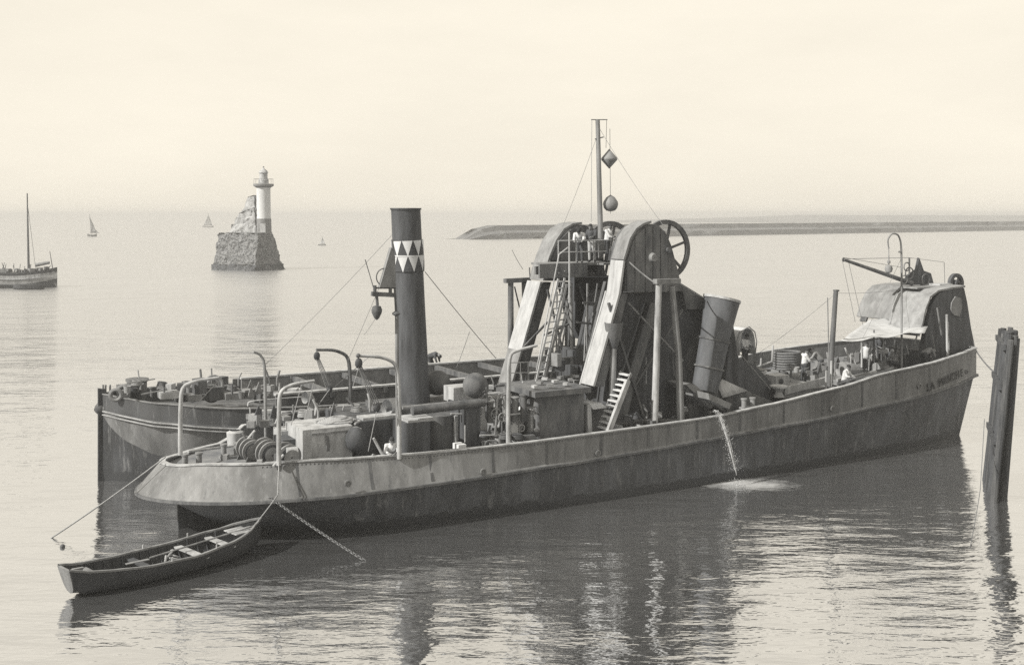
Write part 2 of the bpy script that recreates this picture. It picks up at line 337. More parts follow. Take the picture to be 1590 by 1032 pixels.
MB().lathe([(10*k, 128*k), (15.5*k, 131*k), (16*k, 134*k), (15*k, 134.5*k), (1*k, 134.5*k)], (tx, ty, 0), 28).obj('gallery', MID, LH)
gr = MB(); gr.ring((tx, ty, 142*k), 15*k, .03, (0, 0, 1), 28, 6)
for i in range(14): an = i*2*math.pi/14; gr.tube([(tx+15*k*math.cos(an), ty+15*k*math.sin(an), 134*k), (tx+15*k*math.cos(an), ty+15*k*math.sin(an), 142*k)], .03, 5)
gr.obj('gallery_rail', MID, LH)
MB().lathe([(8*k, 134.5*k), (8*k, 141*k), (6.4*k, 141.5*k), (6.2*k, 151*k), (7.6*k, 151.5*k), (6*k, 155*k), (2*k, 158*k), (.8*k, 160*k)], (tx, ty, 0), 20).obj('lantern', LIGHT, LH)
MB().ball((tx, ty, 161*k), 1.3*k, 10).obj('finial', MID, LH)
MB().box((-44*k*.55, 2.6, 60*k+.5), (.35, .35, 2.0)).obj('marker_post', DARK, LH)
dr = MB().box((tx+2*k, ty-12.4*k, 64*k), (1.1, .25, 2.2)).obj('door', LIGHT, LH)

# ------------------------------------------------------------------ small craft far off
def sailboat(name, px, py, hpx, wpx, label, lean=0.0, mt=SAIL, hull=DARK):
    p = wpt(px, py); s = p.y/FOC; e = empty(name, label, 'sailing boat', loc=p)
    e.scale = (s*hpx/20,)*3
    hb = MB(); n = 12
    rows = []
    for i in range(n+1):
        t = i/n; x = (t-.5)*wpx*20/hpx; hw = 1.5*math.sin(math.pi*min(1, t*1.02))**.6+.02; z = 1.5+1.0*(abs(t-.5)*2)**2
        rows.append([(x, -hw, z), (x, -hw*.75, .2), (x, 0, -.4), (x, hw*.75, .2), (x, hw, z)])
    for A, B in zip(rows, rows[1:]):
        for k_ in range(4): hb.add([A[k_], B[k_], B[k_+1], A[k_+1]], [(0, 1, 2, 3)])
        hb.add([A[0], A[4], B[4], B[0]], [(0, 1, 2, 3)])
    hb.obj('hull', hull, e)
    MB().tube([(0, 0, 0), (lean*18, 0, 20)], .18, 6).obj('mast', DARK, e)
    def sl_(pts, nm):
        mb = MB(); A, B, Cc = [Vector(q) for q in pts]; G = 8; vs = []; idx = {}
        for i in range(G+1):
            for j in range(G+1-i):
                u, v = i/G, j/G; p_ = A+(B-A)*u+(Cc-A)*v; p_.y += 1.1*math.sin(math.pi*(1-u-v))*math.sin(math.pi*min(1, u+v)); idx[i, j] = len(vs); vs.append(p_)
        fs = []
        for i in range(G):
            for j in range(G-i):
                fs.append((idx[i, j], idx[i+1, j], idx[i, j+1]))
                if i+j < G-1: fs.append((idx[i+1, j], idx[i+1, j+1], idx[i, j+1]))
        mb.add(vs, fs); o = mb.obj(nm, mt, e)
        md = o.modifiers.new('cloth', 'SOLIDIFY'); md.thickness = .06
    return e, sl_
e, s_ = sailboat('sailing_boat', 143, 367, 34, 15, 'small dark sailing boat alone on the sea at the far left', -0.12)
s_([(-2.6, 0, 18.5), (4.0, 0, 3.4), (-1.6, 0, 3)], 'mainsail'); s_([(-.8, 0, 9), (6.5, 0, 3), (1.8, 0, 3)], 'jib')
e, s_ = sailboat('sailing_boat', 323, 353, 22, 17, 'pale sailing boat beyond the pier, just left of the lighthouse', 0.02, OLDCANVAS, MID)
s_([(0, 0, 19), (6.2, 0, 2.6), (.3, 0, 2.6)], 'mainsail'); s_([(-.2, 0, 17), (-6.5, 0, 2.6), (-.6, 0, 2.6)], 'jib')
e, s_ = sailboat('sailing_boat', 500, 381, 14, 12, 'tiny white-sailed boat between the lighthouse and the funnel', 0.02, CANVAS, DARK)
s_([(0, 0, 19), (7, 0, 3), (.3, 0, 3)], 'mainsail'); s_([(-.2, 0, 15), (-5.5, 0, 3), (-.6, 0, 3)], 'jib')
# fishing smack at the left edge
bp_ = wpt(28, 446); SM = empty('fishing_smack', 'moored two-toned fishing smack with a tall bare mast at the left edge', 'fishing boat', loc=bp_, rz=R(8)); kk = bp_.y/FOC
def loft(rows, closed_deck=True):
    mb = MB(); n = len(rows[0])
    for A, B in zip(rows, rows[1:]):
        for i in range(n-1): mb.add([A[i], B[i], B[i+1], A[i+1]], [(0, 1, 2, 3)])
        if closed_deck: mb.add([A[0], A[-1], B[-1], B[0]], [(0, 1, 2, 3)])
    return mb
def smack_rows(z0, z1, infl=1.0):
    rows = []
    for i in range(25):
        t = i/24; x = (-80+138*t)*kk; hw = 2.0*infl*(max(0, 1-abs(2*t-1)**3.2))**.6+.03; sh = 1.0*(abs(t-.55)*2)**2
        rows.append([(x, -hw, z1+sh), (x, -hw*.96, (z0+z1)/2+sh*.6), (x, -hw*.8, z0), (x, 0, z0-.3), (x, hw*.8, z0), (x, hw*.96, (z0+z1)/2+sh*.6), (x, hw, z1+sh)])
    return rows
loft(smack_rows(-.2, 1.9)).obj('hull', LIGHT, SM)
loft(smack_rows(1.35, 2.35, 1.03)).obj('upper_strake', BLACK, SM)
loft(smack_rows(1.22, 1.34, 1.05)).obj('rubbing_strake', WHITE, SM)
loft(smack_rows(-.3, .55, .98)).obj('boot_topping', BLACK, SM)
MB().tube([(16*kk, 0, 1), (13.5*kk, 0, 146*kk)], [.22, .09], 8).obj('mast', DARK, SM)
for i, (x, y, z, w, h) in enumerate([(-2, 0, 2.6, 1.6, .7), (3.2, .2, 2.7, .9, .7), (4.4, -.4, 2.9, .6, .7), (2.1, -.6, 2.6, .7, .8)]):
    MB().box((x, y, z), (w, 1.6, h), .2*i).obj(['deckhouse', 'hatch', 'windlass', 'skylight'][i], [MID, DARK, DARK, MID][i], SM)
MB().tube([(16*kk+1, 0, 3.5), (46*kk, .3, 3.9)], [.32, .24], 8).obj('furled_sail', OLDCANVAS, SM)
MB().tube([(52*kk, 0, 2.4), (47*kk, 0, 62*kk*.9)], [.09, .05], 6).obj('mizzen_pole', DARK, SM)
for sx in (-1, 1): MB().tube([(13.5*kk, 0, 134*kk), (22*kk, sx*1.6, 2.5)], .03, 5).obj('shroud', DARK, SM)
sk = MB(); rows = []
for i in range(13):
    t = i/12; hw = .8*math.sin(math.pi*t)**.6+.02
    rows.append([((t-.5)*5, -hw, .75), ((t-.5)*4.8, -hw*.7, .1), ((t-.5)*4.6, 0, -.1), ((t-.5)*4.8, hw*.7, .1), ((t-.5)*5, hw, .75)])
sk = loft(rows); o = sk.obj('skiff', BLACK); o.location = wpt(45, 449); tag(o, 'small black skiff lying alongside the fishing smack', 'skiff')

rnd = random.Random(77)
for i in range(40):
    x = rnd.uniform(-3, 5.6); y = rnd.uniform(-1.2, 1.0); z = 2.3+rnd.uniform(0, .5)
    if i % 3: MB().box((x, y, z), (rnd.uniform(.2, .6), .4, rnd.uniform(.2, .7)), rnd.random()).obj('fish_box', rnd.choice([DARK, MID, BLACK, LIGHT]), SM)
    else: MB().tube([(x, y, z-.3), (x+rnd.uniform(-.6, .6), y, z+rnd.uniform(.5, 1.3))], .05, 5).obj('spar', rnd.choice([DARK, MID]), SM)

# ------------------------------------------------------------------ the dredger
DR = empty('bucket_dredger', 'long grey iron bucket dredger with tall banded funnel and arched bucket-ladder frames amidships', 'dredger', loc=ORG, rz=SHIP_RZ)
ZR = [(-14, 1.42), (-12, 1.50), (-8, 1.60), (-3, 1.60), (3, 1.70), (6, 1.80), (15, 2.15), (21, 2.55), (25, 2.85), (29, 3.12)]
ZT = [(-12.4, 2.45), (-11.2, 2.70), (-8, 2.82), (-6, 2.75), (-3.5, 2.68), (0, 2.69), (6, 2.77), (9.5, 2.83), (13, 3.1), (17, 3.5), (20.4, 3.98), (24, 4.2), (26, 4.35), (29, 4.52)]
ZF = [(-12.4, 2.45), (-11.3, 2.26), (-8.9, 2.24), (-8.6, 2.82)]      # far side: no bulwark round the quarter
zr = lambda u: interp(u, ZR)
def zt(u, far=False): return interp(u, ZF) if far and u < -8.6 else interp(u, ZT)
def outline(us, hs, a_st, ue, a_bow, n1, n2, hb=HB, tab=None, K=64):
    """half plan outline from the sternmost to the foremost centreline point, K+1 points of (u, halfbreadth)"""
    pts = []
    for i in range(K+1):
        t = i/K
        if t < .25:
            ph = t/.25*math.pi/2; u = us+a_st*(1-math.cos(ph)**(2/n1)); h = hs*math.sin(ph)**(2/n1)
        elif t > .75:
            ph = (1-t)/.25*math.pi/2; u = ue-a_bow*(1-math.cos(ph)**(2/n2)); h = tab(ue-a_bow)*math.sin(ph)**(2/n2)
        else:
            k = (t-.25)/.5; u = (us+a_st)*(1-k)+(ue-a_bow)*k
            h = tab(u); w = max(0, 1-k*5); h = h*(1-w)+hs*w
        pts.append((u, h))
    return pts
bow_t = lambda u: interp(u, [(18, 4.5), (22, 4.42), (24, 4.2), (26, 3.8), (27.5, 3.4), (28.6, 3.0)])
bow_w = lambda u: interp(u, [(-8, 4.45), (9, 4.45), (16, 4.2), (22, 3.8), (26.5, 3.1), (28, 2.5)])
NUM = 64
O_keel = outline(-7.5, 3.0, 7, 27.4, 1.0, 2.0, 2.6, tab=lambda u: bow_w(u)-.15)
O_wl = outline(-10.2, 4.0, 7.5, 28.2, .8, 1.8, 3.2, tab=bow_w)
O_ku = outline(-12.4, 4.2, 6.4, 28.7, .7, 1.8, 3.6, tab=lambda u: bow_t(u)-.10)
O_kn = outline(-13.1, 4.55, 7.0, 29.0, .7, 1.8, 3.6, tab=lambda u: bow_t(u)+.04)
O_kt = outline(-13.05, 4.52, 7.0, 28.95, .7, 1.8, 3.6, tab=lambda u: bow_t(u))
O_tp = outline(-12.25, 4.1, 6.2, 28.9, .6, 1.85, 3.8, tab=lambda u: bow_t(u)+.02)
def fz2(fz, u, far):
    try: return fz(u, far)
    except TypeError: return fz(u)
def level(o, fz, sgn): return [Vector((u, sgn*h, fz2(fz, u, sgn > 0))) for u, h in o]
levels = [(O_keel, lambda u: -1.6), (O_wl, lambda u: 0.0), (O_ku, lambda u: zr(u)-.14), (O_kn, lambda u: zr(u)-.07), (O_kn, lambda u: zr(u)+.05), (O_kt, lambda u: zr(u)+.10), (O_tp, zt)]
def ring_(o, fz):
    a = level(o, fz, -1); b = level(o, fz, 1); return a+b[-2:0:-1]
def loft_rings(rs):
    mb = MB(); n = len(rs[0])
    for r in rs: mb.v += [tuple(p) for p in r]
    for j in range(len(rs)-1):
        for i in range(n): mb.f.append((j*n+i, j*n+(i+1) % n, (j+1)*n+(i+1) % n, (j+1)*n+i))
    return mb
def deck_z(u): return interp(u, [(-13, 2.2), (-8.5, 2.18), (-6, 1.98), (10, 2.0), (20, 3.1), (29, 3.7)])
outer = [ring_(o, f) for o, f in levels]
O_in = [(u*(1)+ (0.12 if u < 0 else -.12)*(1 if i < 3 or i > NUM-3 else 0), max(0, h-.12)) for i, (u, h) in enumerate(O_tp)]
O_dk = O_in
rs = outer+[ring_(O_in, zt), ring_(O_dk, deck_z)]
hm = loft_rings(rs)
hull = hm.obj('hull', HULL, DR, sharp=30)
at_ = hull.data.attributes.new('strake', 'FLOAT', 'POINT')
for i, v in enumerate(hull.data.vertices):
    at_.data[i].value = 1.0 if v.co.z > zr(v.co.x)+.04 else 0.0
# deck
half = [Vector((u, -h, deck_z(u)-.02)) for u, h in O_dk]; dk = MB(); n = len(half)
dk.v += [tuple(p) for p in half]+[(p.x, -p.y, p.z) for p in half]
dk.f += [(i, i+1, n+i+1, n+i) for i in range(n-1)]
dk.obj('deck', DECK, DR)
# pale top rail as a capping strip, and the two rubbing bars
def strip(O, fz, off, w, h, i0=0, i1=NUM, both=True):
    mb = MB()
    for sg in ((-1, 1) if both else (-1,)):
        base = len(mb.v)
        for i in range(i0, i1+1):
            u, hh = O[i]; z = fz(u, sg > 0)
            u0, h0 = O[max(0, i-1)]; u1, h1 = O[min(NUM, i+1)]
            nx, ny = (h1-h0), -(u1-u0); l = math.hypot(nx, ny) or 1; nx /= l; ny /= l   # points inboard for the sg = -1 side
            for a, b in ((off, 0), (off, h), (off-w, h), (off-w, 0)):
                mb.v.append((u-nx*a, sg*(hh-ny*a), z+b))
        m_ = i1-i0+1
        for i in range(m_-1):
            for k_ in range(4): mb.f.append((base+i*4+k_, base+i*4+(k_+1) % 4, base+(i+1)*4+(k_+1) % 4, base+(i+1)*4+k_))
        if i0 > 0: mb.f.append((base, base+1, base+2, base+3))
        e_ = base+(m_-1)*4; mb.f.append((e_, e_+1, e_+2, e_+3))
    return mb
strip(O_tp, lambda u, f: zt(u, f)-.005, .05, .22, .05).obj('rail_capping', LIGHT, DR)
strip(O_kn, lambda u, f: zr(u)-.05, .07, .10, .09).obj('rubbing_strake', GREY, DR)
# lapped plate edges on the side, one strap per plate
for i in range(15):
    u = -8.4+i*2.45+(.1 if i % 2 else 0)
    if u > 24: break
    for sg in (-1, 1):
        mb = MB(); 
        def hb_at(z, u=u):
            ht = interp(u, [(x, h) for x, h in O_tp[:NUM+1] if 1] ); hk = interp(u, [(x, h) for x, h in O_kt]); k_ = (z-zr(u)-.1)/(zt(u)-zr(u)-.1); return hk+(ht-hk)*k_
        z0, z1 = zr(u)+.12, zt(u)-.03
        for du in (-.06, .06):
            for z in (z0, z1):
                for off in (0, .014): mb.v.append((u+du, sg*(hb_at(z)+off), z))
        mb.f = [(1, 3, 7, 5), (0, 2, 3, 1), (4, 5, 7, 6), (2, 6, 7, 3), (0, 1, 5, 4)]
        mb.obj('plate_strap', HULL_STRAP, DR)
rv = MB()
for i in range(0, 250):
    u = -9.5+i*.14
    if u > 25: break
    h = interp(u, O_tp) if False else (4.5 if u < 18 else bow_t(u)); h = interp(u, O_tp[8:-8]); 
    for z in (zt(u)-.10,):
        k_ = (z-zr(u)-.1)/(zt(u)-zr(u)-.1); hh = interp(u, O_kt[8:-8])*(1-k_)+h*k_
        rv.box((u, -(hh+.006), z), (.045, .02, .045))
o = rv.obj('rivet_row', HULL_STRAP, DR); o['kind'] = 'stuff'
# rudder
MB().prism([(-11.6, -1.5), (-10.6, -1.5), (-10.6, 1.2), (-11.0, 1.3), (-11.7, .9)], -.08, .08).obj('rudder', BLACK, DR)
MB().tube([(-10.55, 0, -1.4), (-10.55, 0, 1.6)], .12, 8).obj('rudder_post', BLACK, DR)
# small things on the side plating
for px, py in ((540, 750), (750, 732), (928, 703), (1292, 634), (1427, 599), (1500, 577)):
    q = S(px, py, 4.5); hb_ = bow_t(q.x) if q.x > 18 else 4.5
    q = S(px, py, hb_+.02)
    pt = MB().lathe([(.02, .0), (.13, .0), (.13, .05), (.09, .06), (.085, .02), (.01, .02)], q, 14, (0, -1, 0)).obj('porthole', MID, DR)
# name on the bow, letter by letter
def letter(ch, size, loc, rot, m, parent, name='letter', ext=.012):
    cu = bpy.data.curves.new(name, 'FONT'); cu.body = ch; cu.size = size; cu.extrude = ext; cu.align_x = 'CENTER'
    to = bpy.data.objects.new('tmp', cu); C.objects.link(to)
    dg = bpy.context.evaluated_depsgraph_get(); me = bpy.data.meshes.new_from_object(to.evaluated_get(dg)); me.name = name
    bpy.data.objects.remove(to); me.materials.clear(); me.materials.append(m)
    o = bpy.data.objects.new(name, me); C.objects.link(o); o.parent = parent; o.location = loc; o.rotation_euler = rot; return o
NAMEM = mat('name_paint', 0.03, 0.04, 5, .6)
word = 'LA MANCHE'
for i, ch in enumerate(word):
    if ch == ' ': continue
    px = 1441+i*6.4; py = 605-(px-1446)*0.45
    q = S(px, py, 4.1); hb_ = bow_t(q.x)+.01; q = S(px, py, hb_)
    du = .3; sl_ = (bow_t(q.x+du)-bow_t(q.x-du))/(2*du); dz = (zr(q.x+1)-zr(q.x-1))/2+.03
    f = (q.z-zr(q.x)-.1)/(zt(q.x)-zr(q.x)-.1)
    letter(ch, .56, (q.x, -(hb_+.05), q.z), (R(90), -math.atan(dz), math.atan(-sl_)), NAMEM, hull, 'name_letter')

# ---- funnel
ft = S(630, 325); fb = S(643, 620); fax = (ft-fb); fl = fax.length; fn = fax.normalized()
fun = MB().lathe([(.66, -1.5), (.65, 0), (.615, fl*.5), (.60, fl-.02), (.64, fl-.02), (.64, fl+.05), (.56, fl+.05), (.55, fl-1.2), (.01, fl-1.25)], fb, 36, fn).obj('funnel', BLACK, DR)
def along(py): return (S(632, py)-fb).length
za, zb, zm = along(421), along(373), along(397)
BAND = mat('band_black', 0.05, 0.08, 3, .6)
MB().lathe([(.62, za), (.655, za), (.655, zb), (.62, zb)], fb, 36, fn).obj('painted_band', BAND, fun)
ex = fn.orthogonal().normalized(); ey = fn.cross(ex)
view = (SHIP.inverted().to_3x3() @ Vector((-.0, -1, 0))); a_view = math.atan2(view.dot(ey), view.dot(ex))
def onf(a, h, r=.662): return fb+fn*h+(ex*math.cos(a)+ey*math.sin(a))*r
for row, (z0, z1, ph) in enumerate(((zm, zb, 0.0), (za, zm-.02, .5))):
    for i in range(9):
        c0 = a_view+(i+ph+.15)*2*math.pi/9; hw = math.pi/9*.93; mb = MB(); vs = []; fs = []; K_ = 4
        for j in range(K_+1):       # rows from the tip up
            tt = j/K_; 
            for k_ in range(5): vs.append(onf(c0+(k_/4*2-1)*hw*max(tt, .02), z0+(z1-z0)*tt, .664))
        for j in range(K_):
            for k_ in range(4): fs.append((j*5+k_, j*5+k_+1, (j+1)*5+k_+1, (j+1)*5+k_))
        mb.add(vs, fs); mb.obj('white_triangle', WHITE, fun)
MB().lathe([(.66, zm-.03), (.672, zm-.03), (.672, zm+.03), (.66, zm+.03)], fb, 36, fn).obj('white_ring', WHITE, fun)

# ---- signal mast beside the funnel with cone, hoop and lamp
MB().tube([S(618, 712, 3.4), S(616, 486, 3.4)], [.075, .07], 10).obj('lamp_post', MID, DR)
MB().lathe([(.07, 0), (.15, .05), (.15, .1), (.07, .16)], S(615, 490, 3.4), 12).obj('post_collar', DARK, DR)
MB().tube([S(615, 486, 3.4), S(609, 372, 3.4)], .045, 8).obj('post_topmast', DARK, DR)
MB().bar(S(577, 456, 3.4), S(612, 458, 3.4), .14, .16).obj('lamp_bracket', DARK, DR)
MB().bar(S(585, 447, 3.4), S(612, 447, 3.4), .06).obj('upper_bracket', DARK, DR)
for px_ in (582, 606): MB().tube([S(px_, 443, 3.4), S(px_, 460, 3.4)], .07, 8).obj('bracket_pin', DARK, DR)
c_ = S(603, 446, 3.4); 
MB().prism([tuple(S(588, 446, 3.4).xz), tuple(S(613, 446, 3.4).xz), tuple(S(612, 398, 3.4).xz), tuple(S(606, 384, 3.4).xz)], -3.5, -3.3).obj('signal_vane', MID, DR)
MB().ring(S(597, 430, 3.4), .32, .022, (0, 1, 0), 28, 6).obj('signal_hoop', DARK, DR)
MB().tube([S(585, 460, 3.4), S(586, 474, 3.4)], .06, 8).obj('lamp_hanger', DARK, DR)
lp = S(585, 484, 3.4)
o = MB().lathe([(.02, -.30), (.10, -.22), (.19, -.02), (.20, .08), (.16, .17), (.16, .2), (.04, .24)], lp, 18).obj('hanging_lamp', DARK)
o.matrix_world = SHIP; tag(o, 'dark pear-shaped lamp hanging from the bracket left of the funnel', 'lamp')
MB().tube([S(580, 447, 3.4), S(567, 403, 3.4)], .018, 5).obj('whip_aerial', DARK, DR)

# ---- bucket-ladder frames: near and far arched cheeks
def arc_poly(pts, v): return [tuple(S(x, y, v).xz) for x, y in pts]
def cheek(v_in, v_out, head, leg, planks, vface):
    """vface: plane in which the pixel outline was read; thickness runs between v_in and v_out"""
    hp = arc_poly(head, vface)
    e = MB().prism(hp, -v_in, -v_out).obj('ladder_cheek', DARK, DR, sharp=50)
    for (x0, x1, tp0, tp1, bt0, bt1) in planks:
        poly = arc_poly([(x0, bt0), (x1, bt1), (x1, tp1), (x0, tp0)], vface)
        MB().prism(poly, -vface+(-.0), -vface-.06).obj('plank', GREY, e)
    return e
headN = [(971, 452), (972, 405), (975, 392), (981, 372), (990, 358), (1000, 351), (1012, 347.5), (1022, 350), (1033, 360), (1042, 380), (1050, 410), (1060, 452)]
def topN(x):
    for (a, b), (c, d) in zip(headN, headN[1:]):
        if min(a, c) <= x <= max(a, c) and c > a: return b+(d-b)*(x-a)/(c-a)
    return 350
pl = []
for x0, x1 in ((972.5, 984), (985.2, 1000), (1001.2, 1012), (1013.2, 1024), (1025.2, 1035)):
    pl.append((x0, x1, topN(x0)+2.5, topN(x1)+2.5, 453, 453))
chN = cheek(1.7, 2.9, headN, None, pl, 2.9)
# bright flange running round the after edge
def flange(pts, v0, v1, th, name, m, parent):
    P = [S(x, y, v1) for x, y in pts]; mb = MB(); 
    for i, p in enumerate(P):
        d = (P[min(i+1, len(P)-1)]-P[max(i-1, 0)]); d.y = 0; d.normalize(); nrm = Vector((-d.z, 0, d.x))
        if nrm.x > 0: nrm = -nrm
        if i > len(P)-3 and abs(nrm.z) > .5 and nrm.z < 0: nrm = -nrm
        for (a, b) in ((0, -v0), (0, -v1), (th, -v1), (th, -v0)):
            q = p+nrm*a; mb.v.append((q.x, b, q.z))
    for i in range(len(P)-1):
        for k_ in range(4): mb.f.append((i*4+k_, i*4+(k_+1) % 4, (i+1)*4+(k_+1) % 4, (i+1)*4+k_))
    mb.f += [(0, 1, 2, 3), tuple(len(P)*4-4+k_ for k_ in (3, 2, 1, 0))]
    return mb.obj(name, m, parent, sharp=30)
FLANGE = mat('flange_paint', .50, .34, 4, .65, streak=.12, edge=(.4, .7))
flange([(924, 600), (964, 456), (971, 405)], 2.05, 2.98, .10, 'leg_flange', FLANGE, DR)
flange([(971, 404), (975, 391), (981, 371), (990, 357), (1000, 350), (1012, 346)], 2.05, 2.98, .10, 'arch_flange', MID, DR)
# lower part of near frame: leg web, main dark casing
def web(pts, v0, v1, name, m, parent=DR): return MB().prism(arc_poly(pts, v0), -v0, -v1).obj(name, m, parent, sharp=50)
web([(925, 600), (965, 456), (975, 456), (938, 600)], 2.85, 2.55, 'leg_web', DARK)
web([(938, 650), (950, 560), (972, 456), (1060, 452), (1092, 470), (1090, 520), (1074, 600), (1074, 650)], 2.3, -.6, 'ladder_casing', BLACK)
web([(955, 655), (1010, 470), (1026, 470), (985, 600), (972, 655)], 2.7, 2.42, 'raking_strut', DARK)
web([(1058, 440), (1094, 462), (1096, 480), (1066, 480)], 2.6, 1.2, 'upper_hopper', DARK)
MB().tube([S(953, 540, 2.9), S(950, 625, 2.9)], [.13, .15], 12).obj('iron_column', MID, DR)
MB().lathe([(.13, 0), (.32, .5), (.4, 1.1)], S(953, 541, 2.9), 14).obj('column_head', DARK, DR)
# hub boss on the near cheek
MB().lathe([(.02, .12), (.16, .12), (.2, .0), (.26, -.05)], S(1014, 400, 2.98), 18, (0, -1, 0)).obj('axle_boss', MID, DR)
# far cheek
headF = [(846, 436), (849, 420), (856, 398), (866, 374), (878, 358), (890, 351), (904, 349), (918, 352), (930, 362), (936, 380), (940, 436)]
chF = MB().prism(arc_poly(headF, -2.0), 2.0, 3.0).obj('ladder_cheek', DARK, DR, sharp=50)
for x0, x1 in ((853, 868), (869.2, 884), (885.2, 900), (901.2, 916)):
    def tF(x):
        for (a, b), (c, d) in zip(headF, headF[1:]):
            if a <= x <= c: return b+(d-b)*(x-a)/(c-a)
        return 352
    MB().prism(arc_poly([(x0, 404), (x1, 404), (x1, tF(x1)+2.5), (x0, tF(x0)+2.5)], -2.0), 1.94, 2.0).obj('plank', DARK, chF)
flange([(846, 436), (849, 420), (856, 398), (866, 374), (878, 357), (890, 350), (904, 348)], -3.2, -2.0, .10, 'arch_flange', MID, DR)
flange([(812, 545), (842, 438)], -3.2, -2.0, .10, 'leg_flange', FLANGE, DR)
flange([(770, 690), (812, 545)], -3.2, -2.0, .10, 'leg_foot', MID, DR)
web([(771, 690), (843, 438), (856, 438), (787, 690)], -2.1, -2.4, 'leg_web', DARK)
web([(871, 438), (893, 438), (893, 600), (884, 600), (884, 500), (880, 472)], -1.9, -2.3, 'inner_column', DARK)
web([(893, 430), (957, 430), (950, 455), (928, 526), (900, 526), (893, 510)], -1.2, -1.6, 'hanging_hood', BLACK)
web([(889, 541), (921, 541), (906, 600), (886, 600)], -.8, -2.2, 'well_coaming', BLACK)
web([(941, 437), (958, 437), (922, 560), (907, 590), (903, 590)], 1.2, 1.0, 'inner_web', DARK)
MB().bar(S(942, 452, 1.7), S(901, 600, 1.7), .10, .12).obj('bright_stanchion', LIGHT, DR)
# top tumbler between the cheeks and the big spoked gear wheels
tum = S(1000, 392, .6)
MB().lathe([(.5, -1.7), (.62, -1.4), (.62, 1.4), (.5, 1.7)], (tum.x, 0, tum.z-.2), 6, (0, 1, 0)).obj('top_tumbler', DARK, DR)
def wheel(c, r, name, spokes=6, w=.16, rim=.09, m=DARK, ph=.3):
    e = MB().ring(c, r-rim, rim, (0, 1, 0), 40, w=w).obj(name, m, DR)
    MB().lathe([(.05, -w*.9), (.2, -w*.9), (.2, w*.9), (.05, w*.9)], c, 14, (0, 1, 0)).obj('hub', m, e)
    for i in range(spokes):
        a = ph+i*2*math.pi/spokes; d = Vector((math.cos(a), 0, math.sin(a)))
        MB().bar(Vector(c)+d*.15, Vector(c)+d*(r-rim), .10, .09, up=(0, 1, 0)).obj('spoke', m, e)
    return e
wheel(S(1033, 388, 1.45), 1.36, 'gear_wheel', rim=.10)
wheel(S(986, 389, -.7), 1.25, 'gear_wheel', rim=.11)
wheel(S(947, 389, -2.6), 1.42, 'gear_wheel', rim=.11)
MB().tube([S(1040, 388, 3.1), S(940, 389, -3.2)], .12, 12).obj('main_axle', DARK, DR)
MB().box(S(925, 375, -2.2), (.8, .8, 1.0)).obj('gear_case', DARK, DR)

# ---- working platform with railing
pz = S(870, 407, .2).z
def on_z(px, py, z):
    """point of the ship at a known height"""
    p = SHIP.inverted() @ wpt(px, py, z); return p
A_ = S(840, 408, -.4); B_ = S(936, 405, -.4)
MB().box(((A_.x+B_.x)/2, .4, A_.z-.06), (B_.x-A_.x, 1.7, .10)).obj('platform', WOOD, DR)
A2 = S(838, 421, .5); B2 = S(912, 421, .5)
MB().box(((A2.x+B2.x)/2, -.45, A2.z), (B2.x-A2.x, .12, .62)).obj('platform_apron', GREY, DR)
MB().box(((A_.x+B_.x)/2, .9, A_.z-.36), (B_.x-A_.x, .14, .36)).obj('platform_beam', DARK, DR)
for dz_, nm in ((.98, 'handrail'), (.48, 'lower_rail')):
    MB().tube([(A_.x+.4, -.4, A_.z+dz_), (B_.x+.9, -.4, A_.z+dz_)], .028, 6).obj(nm, LIGHT, DR)
for i in range(5):
    x = A_.x+.4+(B_.x+.4-A_.x)*i/4; MB().tube([(x, -.4, A_.z-.1), (x, -.4, A_.z+1.0)], .026, 6).obj('railing_post', LIGHT, DR)
MB().tube([S(884, 470, .6), S(884, 360, .6)], .04, 6).obj('tall_stanchion', LIGHT, DR)

# ---- ladders and stairs
def ladder(name, p, q, w, nr_, m, side=(0, 1, 0), stile=.055, rung=.03, parent=DR, tread=None):
    p, q = Vector(p), Vector(q); sd_ = Vector(side).normalized()*w/2; e = None
    for s_ in (-1, 1):
        o = MB().bar(p+sd_*s_, q+sd_*s_, stile, stile*1.6).obj(name if e is None else 'stile', m, parent if e is None else e)
        e = e or o
    for i in range(nr_):
        c = p.lerp(q, (i+.5)/nr_)
        if tread: MB().box(c, (tread, w*.94, .05)).obj('tread', WHITE, e)
        else: MB().tube([c-sd_, c+sd_], rung, 6).obj('rung', m, e)
    return e
ladder('ladder', S(836, 600, 1.0), S(872, 432, .9), .62, 16, LIGHT, side=(.75, .45, 0))
ladder('ladder', S(850, 594, .2), S(884, 440, .4), .5, 15, MID, side=(.75, .45, 0))
MB().tube([S(833, 575, .9), S(868, 395, .8), S(882, 384, .8)], .03, 6).obj('ladder_handrail', LIGHT, DR)
MB().tube([S(858, 560, .0), S(887, 470, .0)], .03, 6).obj('ladder_handrail', DARK, DR)
ladder('stairway', S(936, 668, 3.3), S(972, 577, 3.3), .75, 11, MID, side=(0, 1, 0), tread=.22)
MB().bar(S(944, 672, 3.9), S(975, 590, 3.9), .16, .2).obj('stair_rail', LIGHT, DR)

